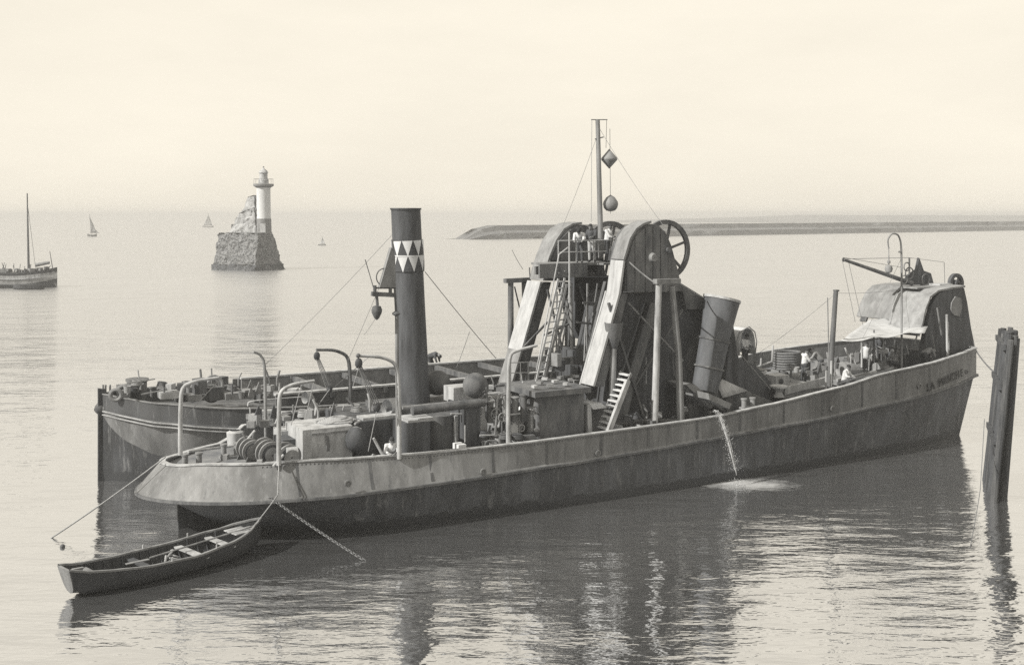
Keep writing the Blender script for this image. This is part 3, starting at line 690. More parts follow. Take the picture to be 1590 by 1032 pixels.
# ---- sheer-legs (pairs of posts with a cap)
for nm, b0, t0, b1, t1, v, c0, c1, m in (('near', (1016, 662), (1023, 440), (1057, 656), (1043, 444), 3.9, (1017, 437), (1054, 436), LIGHT), ('far', (793, 575), (793, 436), (815, 600), (814, 436), -3.6, (784, 436), (822, 434), DARK)):
    MB().tube([S(*b0, v), S(*t0, v)], [.15, .13], 14).obj('post', m, DR)
    MB().tube([S(*b1, v), S(b1[0]*.6+t1[0]*.4+2, (b1[1]+t1[1])/2, v), S(*t1, v)], [.17, .15, .13], 14).obj('post', MID if nm == 'near' else DARK, DR)
    MB().bar(S(*c0, v), S(*c1, v), .3, .2).obj('post_cap', MID if nm == 'near' else DARK, DR)
MB().tube([S(799, 445, -3.6), S(812, 500, -3.6)], .035, 6).obj('stay_rod', DARK, DR)
MB().tube([S(822, 415, -3.6), S(826, 480, -3.6)], [.03, .045], 6).obj('stay_rod', DARK, DR)

# ---- delivery chute
ca, cb = S(1121, 464, 3.2), S(1094, 606, 3.2); cd = (ca-cb); cl = cd.length; cn = cd.normalized()
ch = MB(); 
ch.lathe([(.58, 0), (.66, cl*.6), (.80, cl-.1), (.80, cl), (.70, cl), (.56, cl*.5), (.5, 0), (.58, 0)], cb, 30, cn)
o = ch.obj('delivery_chute', mat('chute_iron', .15, .08, 2, .6, streak=.3, bump=.01), DR)
MB().lathe([(.78, -.05), (.84, -.05), (.84, .06), (.78, .06)], ca, 30, cn).obj('chute_rim', LIGHT, DR)
MB().lathe([(.69, -.04), (.70, -.04), (.70, .04), (.69, .04)], cb+cn*cl*.55, 30, cn).obj('chute_band', DARK, DR)
MB().lathe([(.69, -.04), (.655, .04)], cb+cn*cl*.25, 30, cn).obj('chute_band', DARK, DR)
# sill and tray below the chute, side plates
web([(1066, 598), (1078, 596), (1112, 626), (1104, 634)], 3.95, 2.6, 'chute_lip', MID)
web([(1072, 604), (1118, 600), (1126, 640), (1108, 628)], 3.2, 2.9, 'tray_side', DARK)
fp = MB().add([S(1120, 589, 2.9), S(1160, 607, 2.9), S(1122, 618, 3.4), S(1114, 601, 3.2)], [(0, 1, 2, 3)]).obj('splash_plate', LIGHT, DR); md = fp.modifiers.new('t', 'SOLIDIFY'); md.thickness = .05
web([(1110, 604), (1125, 600), (1138, 500), (1146, 556), (1172, 566), (1196, 592), (1215, 630), (1130, 644)], 2.2, .8, 'chute_bracket', BLACK)
web([(1126, 614), (1165, 608), (1215, 630), (1205, 640), (1130, 652)], 3.0, 2.2, 'bracket_foot', DARK)
web([(1060, 560), (1085, 520), (1110, 560), (1100, 652), (1070, 655)], 2.4, 1.2, 'hopper_front', DARK)
MB().tube([S(1150, 550, 2.9), S(1196, 604, 2.9)], .025, 5).obj('tie_rod', MID, DR)

MB().prism(arc_poly([(1080, 606), (1116, 622), (1112, 630), (1082, 616)], 3.95), -4.8, -3.2).obj('spout_lip', MID, DR)
# bracing, rods and hanging gear round the ladder frames
rnd = random.Random(8)
for a, b, v, w in (((945, 470), (1000, 650), 2.75, .12), ((1000, 470), (945, 640), 2.72, .10), ((975, 470), (1060, 560), 2.68, .09), ((1060, 480), (985, 600), 2.66, .09), ((850, 450), (885, 590), -1.8, .10), ((845, 520), (890, 500), -1.7, .10), ((812, 540), (850, 500), -1.9, .10), ((900, 440), (945, 600), -.6, .12), ((905, 470), (950, 470), .9, .10), ((895, 500), (940, 505), .8, .12), ((912, 440), (912, 600), .7, .07), ((928, 440), (905, 600), .9, .07)):
    MB().bar(S(*a, v), S(*b, v), w, w*.8).obj('brace', rnd.choice([DARK, DARK, BLACK, MID]), DR)
for i in range(22):
    x0 = rnd.uniform(846, 1070); y0 = rnd.uniform(440, 560); v = rnd.uniform(.5, 2.9) if x0 > 940 else rnd.uniform(-1.6, .9)
    MB().tube([S(x0, y0, v), S(x0+rnd.uniform(-5, 5), y0+rnd.uniform(25, 110), v)], rnd.uniform(.02, .05), 5).obj('hanging_rod', rnd.choice([MID, DARK, LIGHT, ROPE]), DR)
for i in range(14):
    x0 = rnd.uniform(850, 960); y0 = rnd.uniform(535, 600); MB().box(S(x0, y0, rnd.uniform(-1.4, 1.4)), (rnd.uniform(.2, .6), rnd.uniform(.2, .5), rnd.uniform(.2, .6)), rnd.random()).obj('gear_casing', rnd.choice([DARK, MID, BLACK, LIGHT]), DR)
for i in range(9):
    c = S(868+i*9, 424-(i % 2)*3, .58); MB().ball(c, .035, 6).obj('bolt_head', MID, DR)

# ---- mast and its rigging
MB().tube([S(933, 400, -.3), S(932, 345, -.3), S(928, 186, -.3)], [.13, .12, .10], 10).obj('mast', MID, DR)
MB().bar(S(918, 186, -.3), S(943, 186, -.3), .04, .04).obj('mast_spreader', MID, DR)
MB().bar(S(924, 216, -.3), S(937, 213, -.3), .05, .05).obj('mast_cleat', MID, DR)
for x in (919, 942): MB().tube([S(x, 186, -.3), S(x-1, 345 if x < 930 else 230, -.3)], .012, 5).obj('halyard', ROPEL, DR)
q = S(946, 247, -.3)
o = MB().lathe([(.01, .46), (.36, .05), (.37, 0), (.36, -.05), (.01, -.44)], q, 20).obj('day_shape', MID); o.matrix_world = SHIP
tag(o, 'upper of two signal shapes on the mast, a double cone', 'signal shape', 'signal shapes hoisted on the mast')
q = S(948, 316, -.3)
o = MB().lathe([(.01, .40), (.2, .28), (.33, .08), (.35, -.03), (.31, -.2), (.2, -.32), (.05, -.36)], q, 20).obj('day_shape', MID); o.matrix_world = SHIP
tag(o, 'lower of two signal shapes on the mast, rounder like a ball', 'signal shape', 'signal shapes hoisted on the mast')
MB().tube([S(947, 200, -.3), S(948, 332, -.3)], .012, 5).obj('halyard', ROPEL, DR)
for a, b, v1, v2, r in (((975, 405), (1018, 440), 2.9, 3.9, .03), ((1055, 440), (1092, 462), 3.9, 3.2, .03), ((660, 422), (770, 556), 0, -2.0, .016), ((729, 515), (709, 570), -1.2, -2.5, .012), ((795, 388), (812, 418), -3.6, -3.6, .014), ((610, 395), (540, 560), 0, -2.5, .010), ((585, 490), (565, 520), 3.4, 3.0, .008)):
    MB().tube(sag(S(*a, v1), S(*b, v2), .04), r, 5).obj('stay_wire', MID, DR)

# ------------------------------------------------------------------ deck gear of the dredger, stern to bow
def pbox(name, x0, y0, x1, y1, v, dv, m, parent=DR, top=None, topm=None, zb=None, r=0.0):
    """upright box whose near face covers the photo rectangle on the plane v and which reaches dv inboard"""
    a, b = S(x0, y0, v), S(x1, y1, v); zt_ = (a.z+S(x1, y0, v).z)/2; zb_ = b.z if zb is None else zb
    mb = MB()
    if r:
        poly = []; x_0, x_1, y_0, y_1 = a.x, b.x, -v, -v+dv
        for cx, cy, a0 in ((x_0+r, y_0+r, 180), (x_1-r, y_0+r, 270), (x_1-r, y_1-r, 0), (x_0+r, y_1-r, 90)):
            for k_ in range(6): an = R(a0+k_*18); poly.append((cx+r*math.cos(an), cy+r*math.sin(an)))
        n = len(poly); mb.add([(p[0], p[1], zb_) for p in poly]+[(p[0], p[1], zt_) for p in poly], [tuple(range(n))[::-1], tuple(range(n, 2*n))]+[(i, (i+1) % n, n+(i+1) % n, n+i) for i in range(n)])
    else: mb.box(((a.x+b.x)/2, -v+dv/2, (zt_+zb_)/2), (b.x-a.x, dv, zt_-zb_))
    e = mb.obj(name, m, parent)
    if topm:
        MB().box(((a.x+b.x)/2, -v+dv/2, zt_+.04), (b.x-a.x+.16, dv+.16, .08)).obj('top_plate', topm, e)
    return e
def bent(name, pts, v, r, m, parent=DR, vend=None):
    P = []
    for i, (x, y) in enumerate(pts):
        P.append(S(x, y, v if vend is None else v+(vend-v)*i/(len(pts)-1)))
    Q = [P[0]]
    for i in range(1, len(P)-1):
        a, b, c = P[i-1], P[i], P[i+1]
        for t in (0, .25, .5, .75, 1): 
            p0 = b.lerp(a, .38); p1 = b.lerp(c, .38); Q.append((p0.lerp(b, t)).lerp(b.lerp(p1, t), t))
    Q.append(P[-1]); n = len(Q)
    return MB().tube(Q, [r*(1-.35*i/(n-1)) for i in range(n)], 10).obj(name, m, parent)
# davits
d_ = bent('davit', [(280, 706), (280, 640), (282, 600), (304, 591), (340, 586)], .9, .085, LIGHT)
d_ = bent('davit', [(433, 722), (433, 650), (434, 607), (455, 596), (488, 591)], 3.7, .085, LIGHT)
MB().tube([S(433, 716, 3.75), S(432, 765, 4.5)], .02, 5).obj('davit_chain', ROPEL, DR)
d_ = bent('davit', [(620, 712), (620, 640), (618, 566), (595, 554), (556, 552)], 4.3, .085, LIGHT)
MB().ball(S(556, 552, 4.3), .09, 8).obj('davit_eye', DARK, d_)
d_ = bent('davit', [(544, 640), (544, 600), (542, 553), (520, 543), (491, 543)], -3.9, .095, DARK)
d_ = bent('davit', [(789, 697), (789, 640), (790, 550), (806, 543), (834, 536)], 4.2, .085, LIGHT)
d_ = bent('davit', [(413, 684), (412, 620), (411, 562), (404, 550), (394, 546)], -1.5, .07, MID)
# falls (tackles) under two davits
for a, b, v, w in (((557, 556), (586, 632), 4.3, .22), ((492, 546), (512, 604), -3.9, .25)):
    A, B = S(*a, v), S(*b, v); t_ = MB().ball(A+Vector((0, 0, -.18)), .15, 10, (1, .6, 1.3)).obj('tackle_block', BLACK, DR)
    MB().ball(B, .13, 10, (1, .6, 1.3)).obj('lower_block', BLACK, t_)
    for i in range(4): 
        o_ = Vector((.05*(i-1.5), .03*(i-1.5), 0)); MB().tube([A+o_-Vector((0, 0, .2)), B+o_*2.2], .018, 5).obj('fall_rope', ROPE if i % 2 else MID, t_)
for a, b, v in (((575, 552), (520, 600), -3.9), ((488, 590), (474, 650), 2.6), ((470, 590), (452, 660), 2.2), ((586, 632), (572, 700), 4.2), ((512, 604), (475, 655), -2.5), ((340, 590), (283, 652), .9), ((560, 560), (548, 600), -3)):
    MB().tube([S(*a, v), S(*b, v)], .016, 5).obj('guy_rope', ROPEL, DR)

# winches at the stern
def winch(x, y, v0, v1, rad, name='winch', wheels=3, m=DARK, rm=MID):
    c = S(x, y, (v0+v1)/2); ax = c.z; e = MB().tube([(c.x, -v0, ax), (c.x, -v1, ax)], .07, 10).obj(name, DARK, DR); L_ = abs(v1-v0)
    for i in range(wheels):
        yy = -v0+(-v1+v0)*(i+.15)/(wheels-.7); o_ = MB().ring((c.x, yy, ax), rad-.05, .05, (0, 1, 0), 30, w=.1).obj('gear_rim', rm, e)
        MB().lathe([(.05, -.04), (rad-.06, -.03), (rad-.06, .03), (.05, .04)], (c.x, yy, ax), 24, (0, 1, 0)).obj('gear_disc', BLACK, e)
    MB().lathe([(.03, -.42), (.28, -.42), (.17, -.2), (.17, .2), (.28, .42), (.03, .42)], (c.x, -(v0*.35+v1*.65), ax), 20, (0, 1, 0)).obj('drum', rm, e)
    for yy in (-v0, -v1): MB().prism([(c.x-.35, ax-rad-.05), (c.x+.35, ax-rad-.05), (c.x+.1, ax+.12), (c.x-.1, ax+.12)], yy-.04, yy+.04).obj('side_frame', m, e)
    return e
winch(388, 697, 1.0, 2.0, .40); winch(416, 702, 1.9, 2.9, .46); winch(446, 706, 2.7, 3.4, .42, wheels=2)
w_ = MB().tube([S(440, 706, 3.45), S(424, 724, 3.6)], .05, 8).obj('winch_lever', LIGHT, DR)
MB().tube([S(378, 690, 1.2), S(396, 668, 1.2)], .05, 8).obj('winch_lever', LIGHT, DR)
MB().lathe([(.02, -.2), (.22, -.2), (.22, .2), (.02, .2)], S(452, 702, 3.3), 18, (1, 0, 0)).obj('warping_end', LIGHT, DR)
# stern bitts and fairleads on both rails
def bitts(u, vv, z, m=MID, h=.42, r=.11):
    e = MB().box((u, -vv, z+.04), (.8, .3, .08)).obj('bitts', m, DR)
    for s_ in (-1, 1): MB().lathe([(r, 0), (r, h), (r*1.3, h), (r*1.3, h+.06), (.01, h+.07)], (u+s_*.25, -vv, z+.08), 12).obj('bollard', m, e)
    return e
for u, vv in ((-11.2, .2), (-9.5, -.9), (-7.4, -3.7), (-6.6, -3.8), (12, 4.15), (-3.0, -4.1), (25.5, 2.6), (26.5, -2)): bitts(u, vv, deck_z(u) if abs(vv) < 3.6 else zt(u)-.05, MID, .32 if abs(vv) > 3.6 else .42)
o = MB().lathe([(.30, 0), (.34, .55), (.2, .62)], S(365, 692, -2.2), 14).obj('stern_bollard', LIGHT, DR)
bent('stern_pipe', [(352, 693), (395, 688), (430, 684)], -1.5, .05, LIGHT)
MB().tube([S(292, 701, .0), S(352, 693, -1.5)], .05, 8).obj('stern_bar', LIGHT, DR)
bent('far_guard_rail', [(385, 630), (386, 622), (480, 615)], -4.4, .035, LIGHT)
MB().tube([S(390, 660, -4.4), S(388, 632, -4.4)], .035, 6).obj('rail_stanchion', LIGHT, DR)
# after deckhouse: light, with a heap of nets on top
dh = pbox('after_deckhouse', 470, 664, 547, 719, 2.7, 2.0, LIGHT, zb=2.05)
MB().box(S(508, 664, 1.7)+Vector((0, 0, .03)), (1.95, 2.1, .06)).obj('roof', MID, dh)
MB().prism(arc_poly([(506, 676), (510, 676), (512, 690), (511, 700), (507, 698)], 2.72), -2.76, -2.70).obj('door_latch', DARK, dh)
hn = MB()
for i in range(16):
    a = random.random()*6.3; rr = .2+.5*random.random(); c = S(524, 660, 1.7); pts = []
    for k_ in range(9): an = a+k_*.7; pts.append(c+Vector((rr*1.3*math.cos(an), rr*math.sin(an), .05+.30*(1-rr/.75)+.05*random.random())))
    hn.tube(pts, .05, 5)
hp_ = hn.obj('net_heap', ROPEL); hp_.matrix_world = SHIP; tag(hp_, 'heap of pale rope and netting on the roof of the light after deckhouse', 'rope heap')
pbox('side_locker', 437, 668, 466, 680, 1.0, 1.0, LIGHT, zb=2.6)
pbox('engine_skylight', 440, 682, 468, 716, 1.9, 1.2, BLACK, zb=2.1)
cv = MB().ball(S(552, 682, 2.9), .42, 16, (.9, .9, 1.1)); o = cv.obj('canvas_bundle', DKWOOD); o.matrix_world = SHIP; tag(o, 'dark round bundle hung beside the light deckhouse corner', 'bundle')
# stack of far side things: vents, pipe, rail
def vent(x, yb, yt, v, r, m=LIGHT, face=(-1, -.3, 0)):
    b = S(x, yb, v); t_ = S(x, yt, v); e = MB().tube([b, Vector((b.x, b.y, t_.z-.1))], r, 14).obj('ventilator', m, DR); f = Vector(face).normalized()
    c = Vector((b.x, b.y, t_.z-.05))
    MB().tube([c-Vector((0, 0, .2)), c-Vector((0, 0, .02)), c+f*.12+Vector((0, 0, .1)), c+f*.34+Vector((0, 0, .12))], [r, r*1.15, r*1.6, r*2.1], 14, cap=False).obj('cowl', m, e); return e
vent(484, 640, 618, -2.4, .12); vent(611, 652, 634, 1.0, .16); 
MB().tube([S(478, 637, -2.3), S(521, 636, -2.3)], .10, 10).obj('steam_pipe_long', LIGHT, DR)
MB().tube([S(437, 640, -3.2), S(505, 637, -3.2)], .06, 8).obj('far_pipe', LIGHT, DR)
MB().tube([S(522, 631, -2.0), S(558, 629, -2.0)], .06, 8).obj('far_pipe', LIGHT, DR)
for px in (455, 522, 546, 560): MB().tube([S(px, 662, -2), S(px, 628, -2)], .04, 6).obj('stanchion', MID if px % 2 else DARK, DR)
# boiler casing, dark, with pale top edges
pbox('boiler_casing', 553, 652, 621, 712, 1.9, 3.4, BLACK, zb=2.0)
MB().box(S(592, 648, 1.6)+Vector((0, .2, 0)), (1.6, .7, .14)).obj('casing_ledge', LIGHT, DR)
c2_ = pbox('boiler_casing', 626, 655, 671, 712, 2.9, 2.6, BLACK, zb=2.0, r=.2)
MB().box(S(650, 652, 2.6)+Vector((0, .3, .03)), (1.15, 1.2, .10)).obj('casing_cover', LIGHT, DR)
pbox('boiler_front', 671, 646, 712, 704, 2.2, 2.4, DARK, zb=2.0, r=.5)
pbox('coal_bunker', 724, 628, 746, 701, 2.9, 1.6, BLACK, zb=2.0)
pbox('feed_tank', 706, 645, 724, 668, 2.2, 1.2, LIGHT, zb=2.0)
pbox('tool_chest', 712, 690, 724, 697, 3.6, .5, WHITE, zb=2.15)
MB().tube([S(640, 638, 2.9), S(752, 624, 2.9)], .17, 14).obj('long_spar', DARK, DR)
MB().tube([S(625, 633, 2.3), S(760, 620, 2.3)], .07, 8).obj('upper_spar', MID, DR)
MB().box(S(712, 610, 1.2), (.9, .9, .6)).obj('water_tank', LIGHT, DR)
pbox('funnel_casing', 600, 628, 720, 650, 0.9, 2.2, DARK, zb=2.0)
o = MB().ball(S(738, 598, 2.6), .50, 26).obj('ball_float', DARK); o.matrix_world = SHIP; tag(o, 'large dark metal ball resting on the spar to the right of the funnel foot', 'ball')
o = MB().ball(S(679, 594, -.4), .55, 20, (1, 1, .95)).obj('steam_dome', DARK, DR)
# seat stays, lantern post, odd rods
for a, b, v, r, m in (((706, 655), (708, 700), 3, .04, LIGHT), ((722, 660), (722, 686), 3.2, .03, LIGHT), ((580, 680), (594, 706), 3.9, .05, LIGHT), ((578, 706), (596, 716), 4.0, .06, MID), ((700, 642), (724, 643), 2.5, .04, LIGHT)):
    MB().tube([S(*a, v), S(*b, v)], r, 8).obj('loose_rod', m, DR)

# engine amidships: frames, cylinders, valve wheels, rods
rnd = random.Random(11)
en = MB().box((S(790, 690, 2.6).x, -2.6, 2.25), (2.6, 1.6, .5)).obj('winding_engine', DARK, DR)
for i in range(7):
    px = 748+i*13; c = S(px, 640+rnd.uniform(-8, 8), 2.2+rnd.uniform(-.5, .6)); hgt = rnd.uniform(.5, 1.1)
    MB().lathe([(.02, -hgt/2), (.14, -hgt/2), (.14, hgt/2-.06), (.18, hgt/2-.05), (.18, hgt/2), (.02, hgt/2+.02)], c, 12).obj('cylinder', [LIGHT, MID, DARK][i % 3], en)
for i in range(9):
    px = 750+i*10; c = S(px, rnd.uniform(602, 690), rnd.uniform(2.6, 3.4)); r_ = rnd.uniform(.10, .24)
    w_ = MB().ring(c, r_, .022, (0, 1, 0), 18, 6).obj('valve_wheel', [LIGHT, WHITE, MID][i % 3], en)
    MB().tube([c, c+Vector((0, .35, 0))], .03, 6).obj('spindle', MID, w_)
    for k_ in range(4): an = k_*math.pi/2; MB().tube([c, c+Vector((math.cos(an), 0, math.sin(an)))*r_], .014, 5).obj('spoke', MID, w_)
for i in range(26):
    x0, y0 = rnd.uniform(745, 838), rnd.uniform(598, 688); v = rnd.uniform(1.4, 3.5)
    if rnd.random() < .55: p, q = S(x0, y0, v), S(x0+rnd.uniform(-4, 4), y0+rnd.uniform(15, 45), v)
    else: p, q = S(x0, y0, v), S(x0+rnd.uniform(10, 30), y0-rnd.uniform(1, 4), v)
    q.z = max(q.z, 2.05); MB().tube([p, q], rnd.uniform(.025, .06), 6).obj('pipe_rod', rnd.choice([LIGHT, MID, DARK, DARK]), en)
for i in range(10):
    x0, y0 = rnd.uniform(748, 835), rnd.uniform(612, 690); c = S(x0, y0, rnd.uniform(1.5, 3.2)); MB().box(c, (rnd.uniform(.15, .45), rnd.uniform(.2, .5), rnd.uniform(.1, .4))).obj('casting', rnd.choice([MID, DARK, LIGHT]), en)
web([(795, 668), (803, 640), (836, 604), (842, 612), (815, 652), (806, 682)], 2.2, 2.0, 'engine_bedplate', WHITE)
web([(741, 690), (742, 648), (752, 640), (757, 660), (755, 690)], 2.5, 2.2, 'screen_plate', LIGHT)
web([(826, 690), (824, 640), (830, 632), (836, 650), (836, 690)], 2.9, 2.6, 'screen_plate', LIGHT)
MB().tube([S(748, 612, 1.0), S(838, 606, 1.0)], .06, 8).obj('gallery_beam', LIGHT, DR)
MB().box(S(800, 618, .6), (2.7, 2.4, .1)).obj('engine_flat', MID, DR)
for k_ in range(2): MB().tube([S(790, 563+k_*16, .4), S(822, 562+k_*16, .4)], .022, 6).obj('guard_rail', LIGHT, DR)
for px in (793, 808, 820): MB().tube([S(px, 563, .4), S(px, 600, .4)], .022, 6).obj('guard_post', LIGHT, DR)
# big lashed reel of chain behind the davit foot
for i in range(8): MB().ring(S(760+i*2, 690, 3.6), .16, .035, (.5, 1, 0), 16, 6).obj('chain_coil', CHAIN, en)
# round-ended dark deckhouse with its overhanging top
rh = pbox('winch_house', 836, 612, 912, 684, 3.3, 2.4, GREY, zb=2.05, r=.35)
a_, b_ = S(828, 604, 3.5), S(915, 604, 3.5)
MB().box(((a_.x+b_.x)/2, -2.2, S(870, 607, 3.3).z), (b_.x-a_.x, 2.9, .22)).obj('overhanging_roof', GREY, rh)
for i in range(9):
    c = S(830+i*8, 601, 3.0-(i % 3)*.8); c.z = S(870, 603, 3.3).z+.12; MB().box(c, (.18, .25, .10), i*.4).obj('roof_fitting', MID if i % 2 else LIGHT, rh)
MB().tube([S(886, 440, .3), S(889, 600, .3)], .08, 10).obj('pipe_column', MID, DR)
# companion with pale hood
pbox('companion', 919, 632, 942, 678, 2.6, 1.0, DARK, zb=2.05)
web([(913, 678), (912, 628), (918, 628), (920, 678)], 3.15, 2.5, 'companion_jamb', LIGHT)
MB().prism(arc_poly([(913, 626), (932, 625), (942, 632), (919, 635)], 2.9), -3.0, -1.8).obj('companion_hood', WHITE, DR)
for y_ in (600, 612, 618): MB().box(S(934, y_, 1.0), (.65, .5, .10)).obj('grating', LIGHT, DR)

# fore deck between chute and gantry
pbox('hatch_coaming', 1216, 604, 1292, 616, 2.6, 3.6, OLDCANVAS, zb=2.9)
k0, k1 = S(1218, 607, 2.7), S(1292, 588, 2.7)
MB().bar(k0, k1, .1, .34).obj('coaming_board', LIGHT, DR)
c = S(1209, 601, 2.6); MB().lathe([(.25, -.45), (.16, -.2), (.30, -.02), (.42, 0), (.42, .08), (.01, .1)], c, 20).obj('capstan', LIGHT, DR)
pbox('white_locker', 1205, 583, 1226, 600, 1.5, .8, LIGHT, zb=3.0)
c = S(1213, 592, 1.53); MB().lathe([(.02, 0), (.13, 0), (.13, .03), (.02, .04)], c, 14, (0, -1, 0)).obj('locker_port', BLACK, DR)
cl = MB()
for j in range(7):
    pts = []
    for i in range(25): an = i/24*2*math.pi*1.0; pts.append(S(1222, 571-j*4, -1.5)+Vector((.72*math.cos(an), .6*math.sin(an), .02*noise.noise(Vector((i, j, 0))))))
    cl.tube(pts, .065, 6)
o = cl.obj('rope_coil', ROPE); o.matrix_world = SHIP; o['kind'] = 'thing'; tag(o, 'tall coil of heavy rope on the fore deck behind the white locker', 'rope coil')
bt = MB().lathe([(.02, -.12), (.22, -.12), (.30, .08), (.25, .08), (.2, -.05), (.02, -.06)], S(1181, 578, 1.0), 20).obj('tub', WHITE); bt.matrix_world = SHIP; tag(bt, 'small white tub just right of the delivery chute bracket', 'tub')
for x0, yb, yt in ((1181, 570, 556), (1199, 560, 536)): MB().tube([S(x0, yb, -1.5), S(x0+1, yt, -1.5)], .05, 8).obj('rail_post', LIGHT, DR)
MB().tube([S(1168, 572, -1.5), S(1202, 560, -1.5)], .05, 8).obj('inner_rail', LIGHT, DR)
# hooped canvas shelter
hs_ = MB(); a_, b_ = S(1148, 552, .6), S(1173, 552, .6); z0 = a_.z; z1 = S(1160, 509, .6).z
sec = []
for i in range(13):
    t = i/12; an = math.pi*t; sec.append((a_.x*(1-(1-math.cos(an))/2)+b_.x*(1-math.cos(an))/2, z0+(z1-z0)*math.sin(an)**.55))
for (x0, zz0), (x1, zz1) in zip(sec, sec[1:]): hs_.add([(x0, -.6, zz0), (x1, -.6, zz1), (x1, .9, zz1), (x0, .9, zz0)], [(0, 1, 2, 3)])
o = hs_.obj('shelter_hood', CANVAS, DR); md = o.modifiers.new('t', 'SOLIDIFY'); md.thickness = .04
MB().tube([S(x, y, .62) for x, y in ((1146, 556), (1144, 530), (1148, 516), (1163, 507), (1172, 515), (1175, 530), (1172, 556))], .03, 6).obj('shelter_hoop', MID, DR)
for i, (x, y) in enumerate(((1150, 560), (1172, 560))): MB().tube([S(x, y, .6), S(x, y+40, .6)], .05, 6).obj('shelter_leg', DARK, DR)
# pole and two thin posts
MB().tube([S(1287, 612, 3.2), S(1298, 450, 3.2)], [.14, .11], 12).obj('leaning_derrick', DARK, DR)
MB().bar(S(1296, 451, 3.2), S(1301, 451, 3.2), .2, .08).obj('derrick_cap', DARK, DR)
for x in (1282, 1290): MB().tube([S(x, 612, 3.5), S(x+1, 560 if x > 1285 else 575, 3.5)], .05, 8).obj('derrick_guide', LIGHT, DR)
MB().tube([S(1287, 560, 1), S(1285, 462, 1)], .03, 6).obj('thin_pole', MID, DR)
# ladle winch, pipes and spars on the fore deck
rnd = random.Random(5)
for i in range(5):
    x0 = 1300+i*13; MB().tube([S(x0, 590-i*2.5, 3.0), S(x0+34, 583-i*3, 3.0)], .09, 8).obj('deck_pipe', [LIGHT, MID, LIGHT, DARK, MID][i], DR)
for i in range(16):
    x0, y0 = rnd.uniform(1262, 1375), 0; v = rnd.uniform(-1.5, 2.2); y0 = 588-(x0-1262)*.30+rnd.uniform(-14, 0); c = S(x0, y0, v)
    MB().box(c, (rnd.uniform(.2, .7), rnd.uniform(.2, .6), rnd.uniform(.15, .5)), rnd.random()).obj('deck_fitting', rnd.choice([MID, DARK, LIGHT, DARK, BLACK]), DR)
for i in range(9):
    x0 = 1272+i*13+rnd.uniform(-3, 3); y0 = 575-i*3; v = rnd.uniform(-1, 2.4); MB().tube([S(x0, y0+18, v), S(x0+rnd.uniform(-4, 6), y0-rnd.uniform(4, 22), v)], .035, 6).obj('fore_rod', rnd.choice([LIGHT, MID]), DR)
c = S(1318, 574, 1.5); MB().lathe([(.02, -.5), (.42, -.5), (.42, .5), (.02, .5)], c, 20, (1, .0, 0)).obj('cable_drum', OLDCANVAS, DR)
c = S(1372, 573, 2.3); MB().lathe([(.02, -.5), (.36, -.5), (.36, .5), (.02, .5)], c, 20, (1, .0, 0)).obj('cable_drum', OLDCANVAS, DR)
pbox('winch_bed', 1300, 586, 1372, 596, 2.2, 2.2, MID, zb=3.15)
winch(1340, 566, -.5, 1.4, .45, 'fore_winch', 2)

# ---- bow gallows: two curved-backed frames, wheel, crane, lamp
gN = [(1428, 590), (1432, 545), (1441, 500), (1448, 470), (1458, 455), (1475, 450), (1497, 447), (1502, 470), (1508, 510), (1515, 543), (1515, 548)]
web(gN, 2.6, 2.35, 'gallows_cheek', BLACK)
web([(1428, 590), (1432, 545), (1440, 545), (1438, 590)], 2.35, .2, 'gallows_frame', BLACK)
def curved(pts, v0, v1, th, name, m):
    P = [S(x, y, v0) for x, y in pts]; mb = MB()
    for i, p in enumerate(P):
        d = P[min(i+1, len(P)-1)]-P[max(0, i-1)]; d.normalize(); nn = Vector((-d.z, 0, d.x))*th
        for a, b in ((Vector(), -v0), (Vector(), -v1), (nn, -v1), (nn, -v0)): q = p+a; mb.v.append((q.x, b, q.z))
    for i in range(len(P)-1):
        for k_ in range(4): mb.f.append((i*4+k_, i*4+(k_+1) % 4, (i+1)*4+(k_+1) % 4, (i+1)*4+k_))
    mb.f += [(0, 1, 2, 3), tuple(len(P)*4-4+k_ for k_ in (3, 2, 1, 0))]
    return mb.obj(name, m, DR, sharp=45)
curved([(1428, 522), (1434, 503), (1439, 480), (1446, 462), (1458, 453), (1478, 449), (1499, 446)], 2.62, .5, .10, 'curved_shield', OLDCANVAS)
curved([(1392, 500), (1396, 478), (1402, 460), (1412, 450), (1430, 447), (1470, 446)], .45, .0, .10, 'shield_rib', MID)
curved([(1384, 497), (1390, 476), (1398, 459), (1408, 449), (1426, 446), (1470, 444)], -.05, -2.4, .10, 'curved_shield', MID)
curved([(1346, 500), (1354, 476), (1362, 458), (1374, 448), (1400, 444)], -2.45, -2.9, .10, 'shield_rib', DARK)
web([(1399, 452), (1425, 455), (1445, 448), (1425, 462)], .4, .2, 'gusset', DARK)
# bright patch on the cheek, its struts
web([(1478, 470), (1484, 460), (1493, 463), (1494, 478), (1490, 491), (1481, 489), (1477, 480)], 2.68, 2.62, 'worn_plate', MID)
for a, b in (((1455, 478), (1462, 520)), ((1472, 500), (1474, 560)), ((1426, 512), (1420, 535)), ((1447, 520), (1452, 545))): MB().tube([S(*a, 2.75), S(*b, 2.75)], .045, 6).obj('gallows_strut', MID, DR)
MB().tube([S(1471, 562, 3.4), S(1470, 488, 3.4)], .06, 8).obj('bow_post', LIGHT, DR)
MB().box(S(1432, 444, .6), (3.4, 2.2, .08)).obj('gallows_platform', MID, DR)
wheel(S(1484, 440, 1.0), .55, 'bow_sheave', 4, .2, .09, BLACK, .8)
MB().box(S(1460, 442, 1.2), (1.0, .8, .14)).obj('platform_plank', LIGHT, DR)
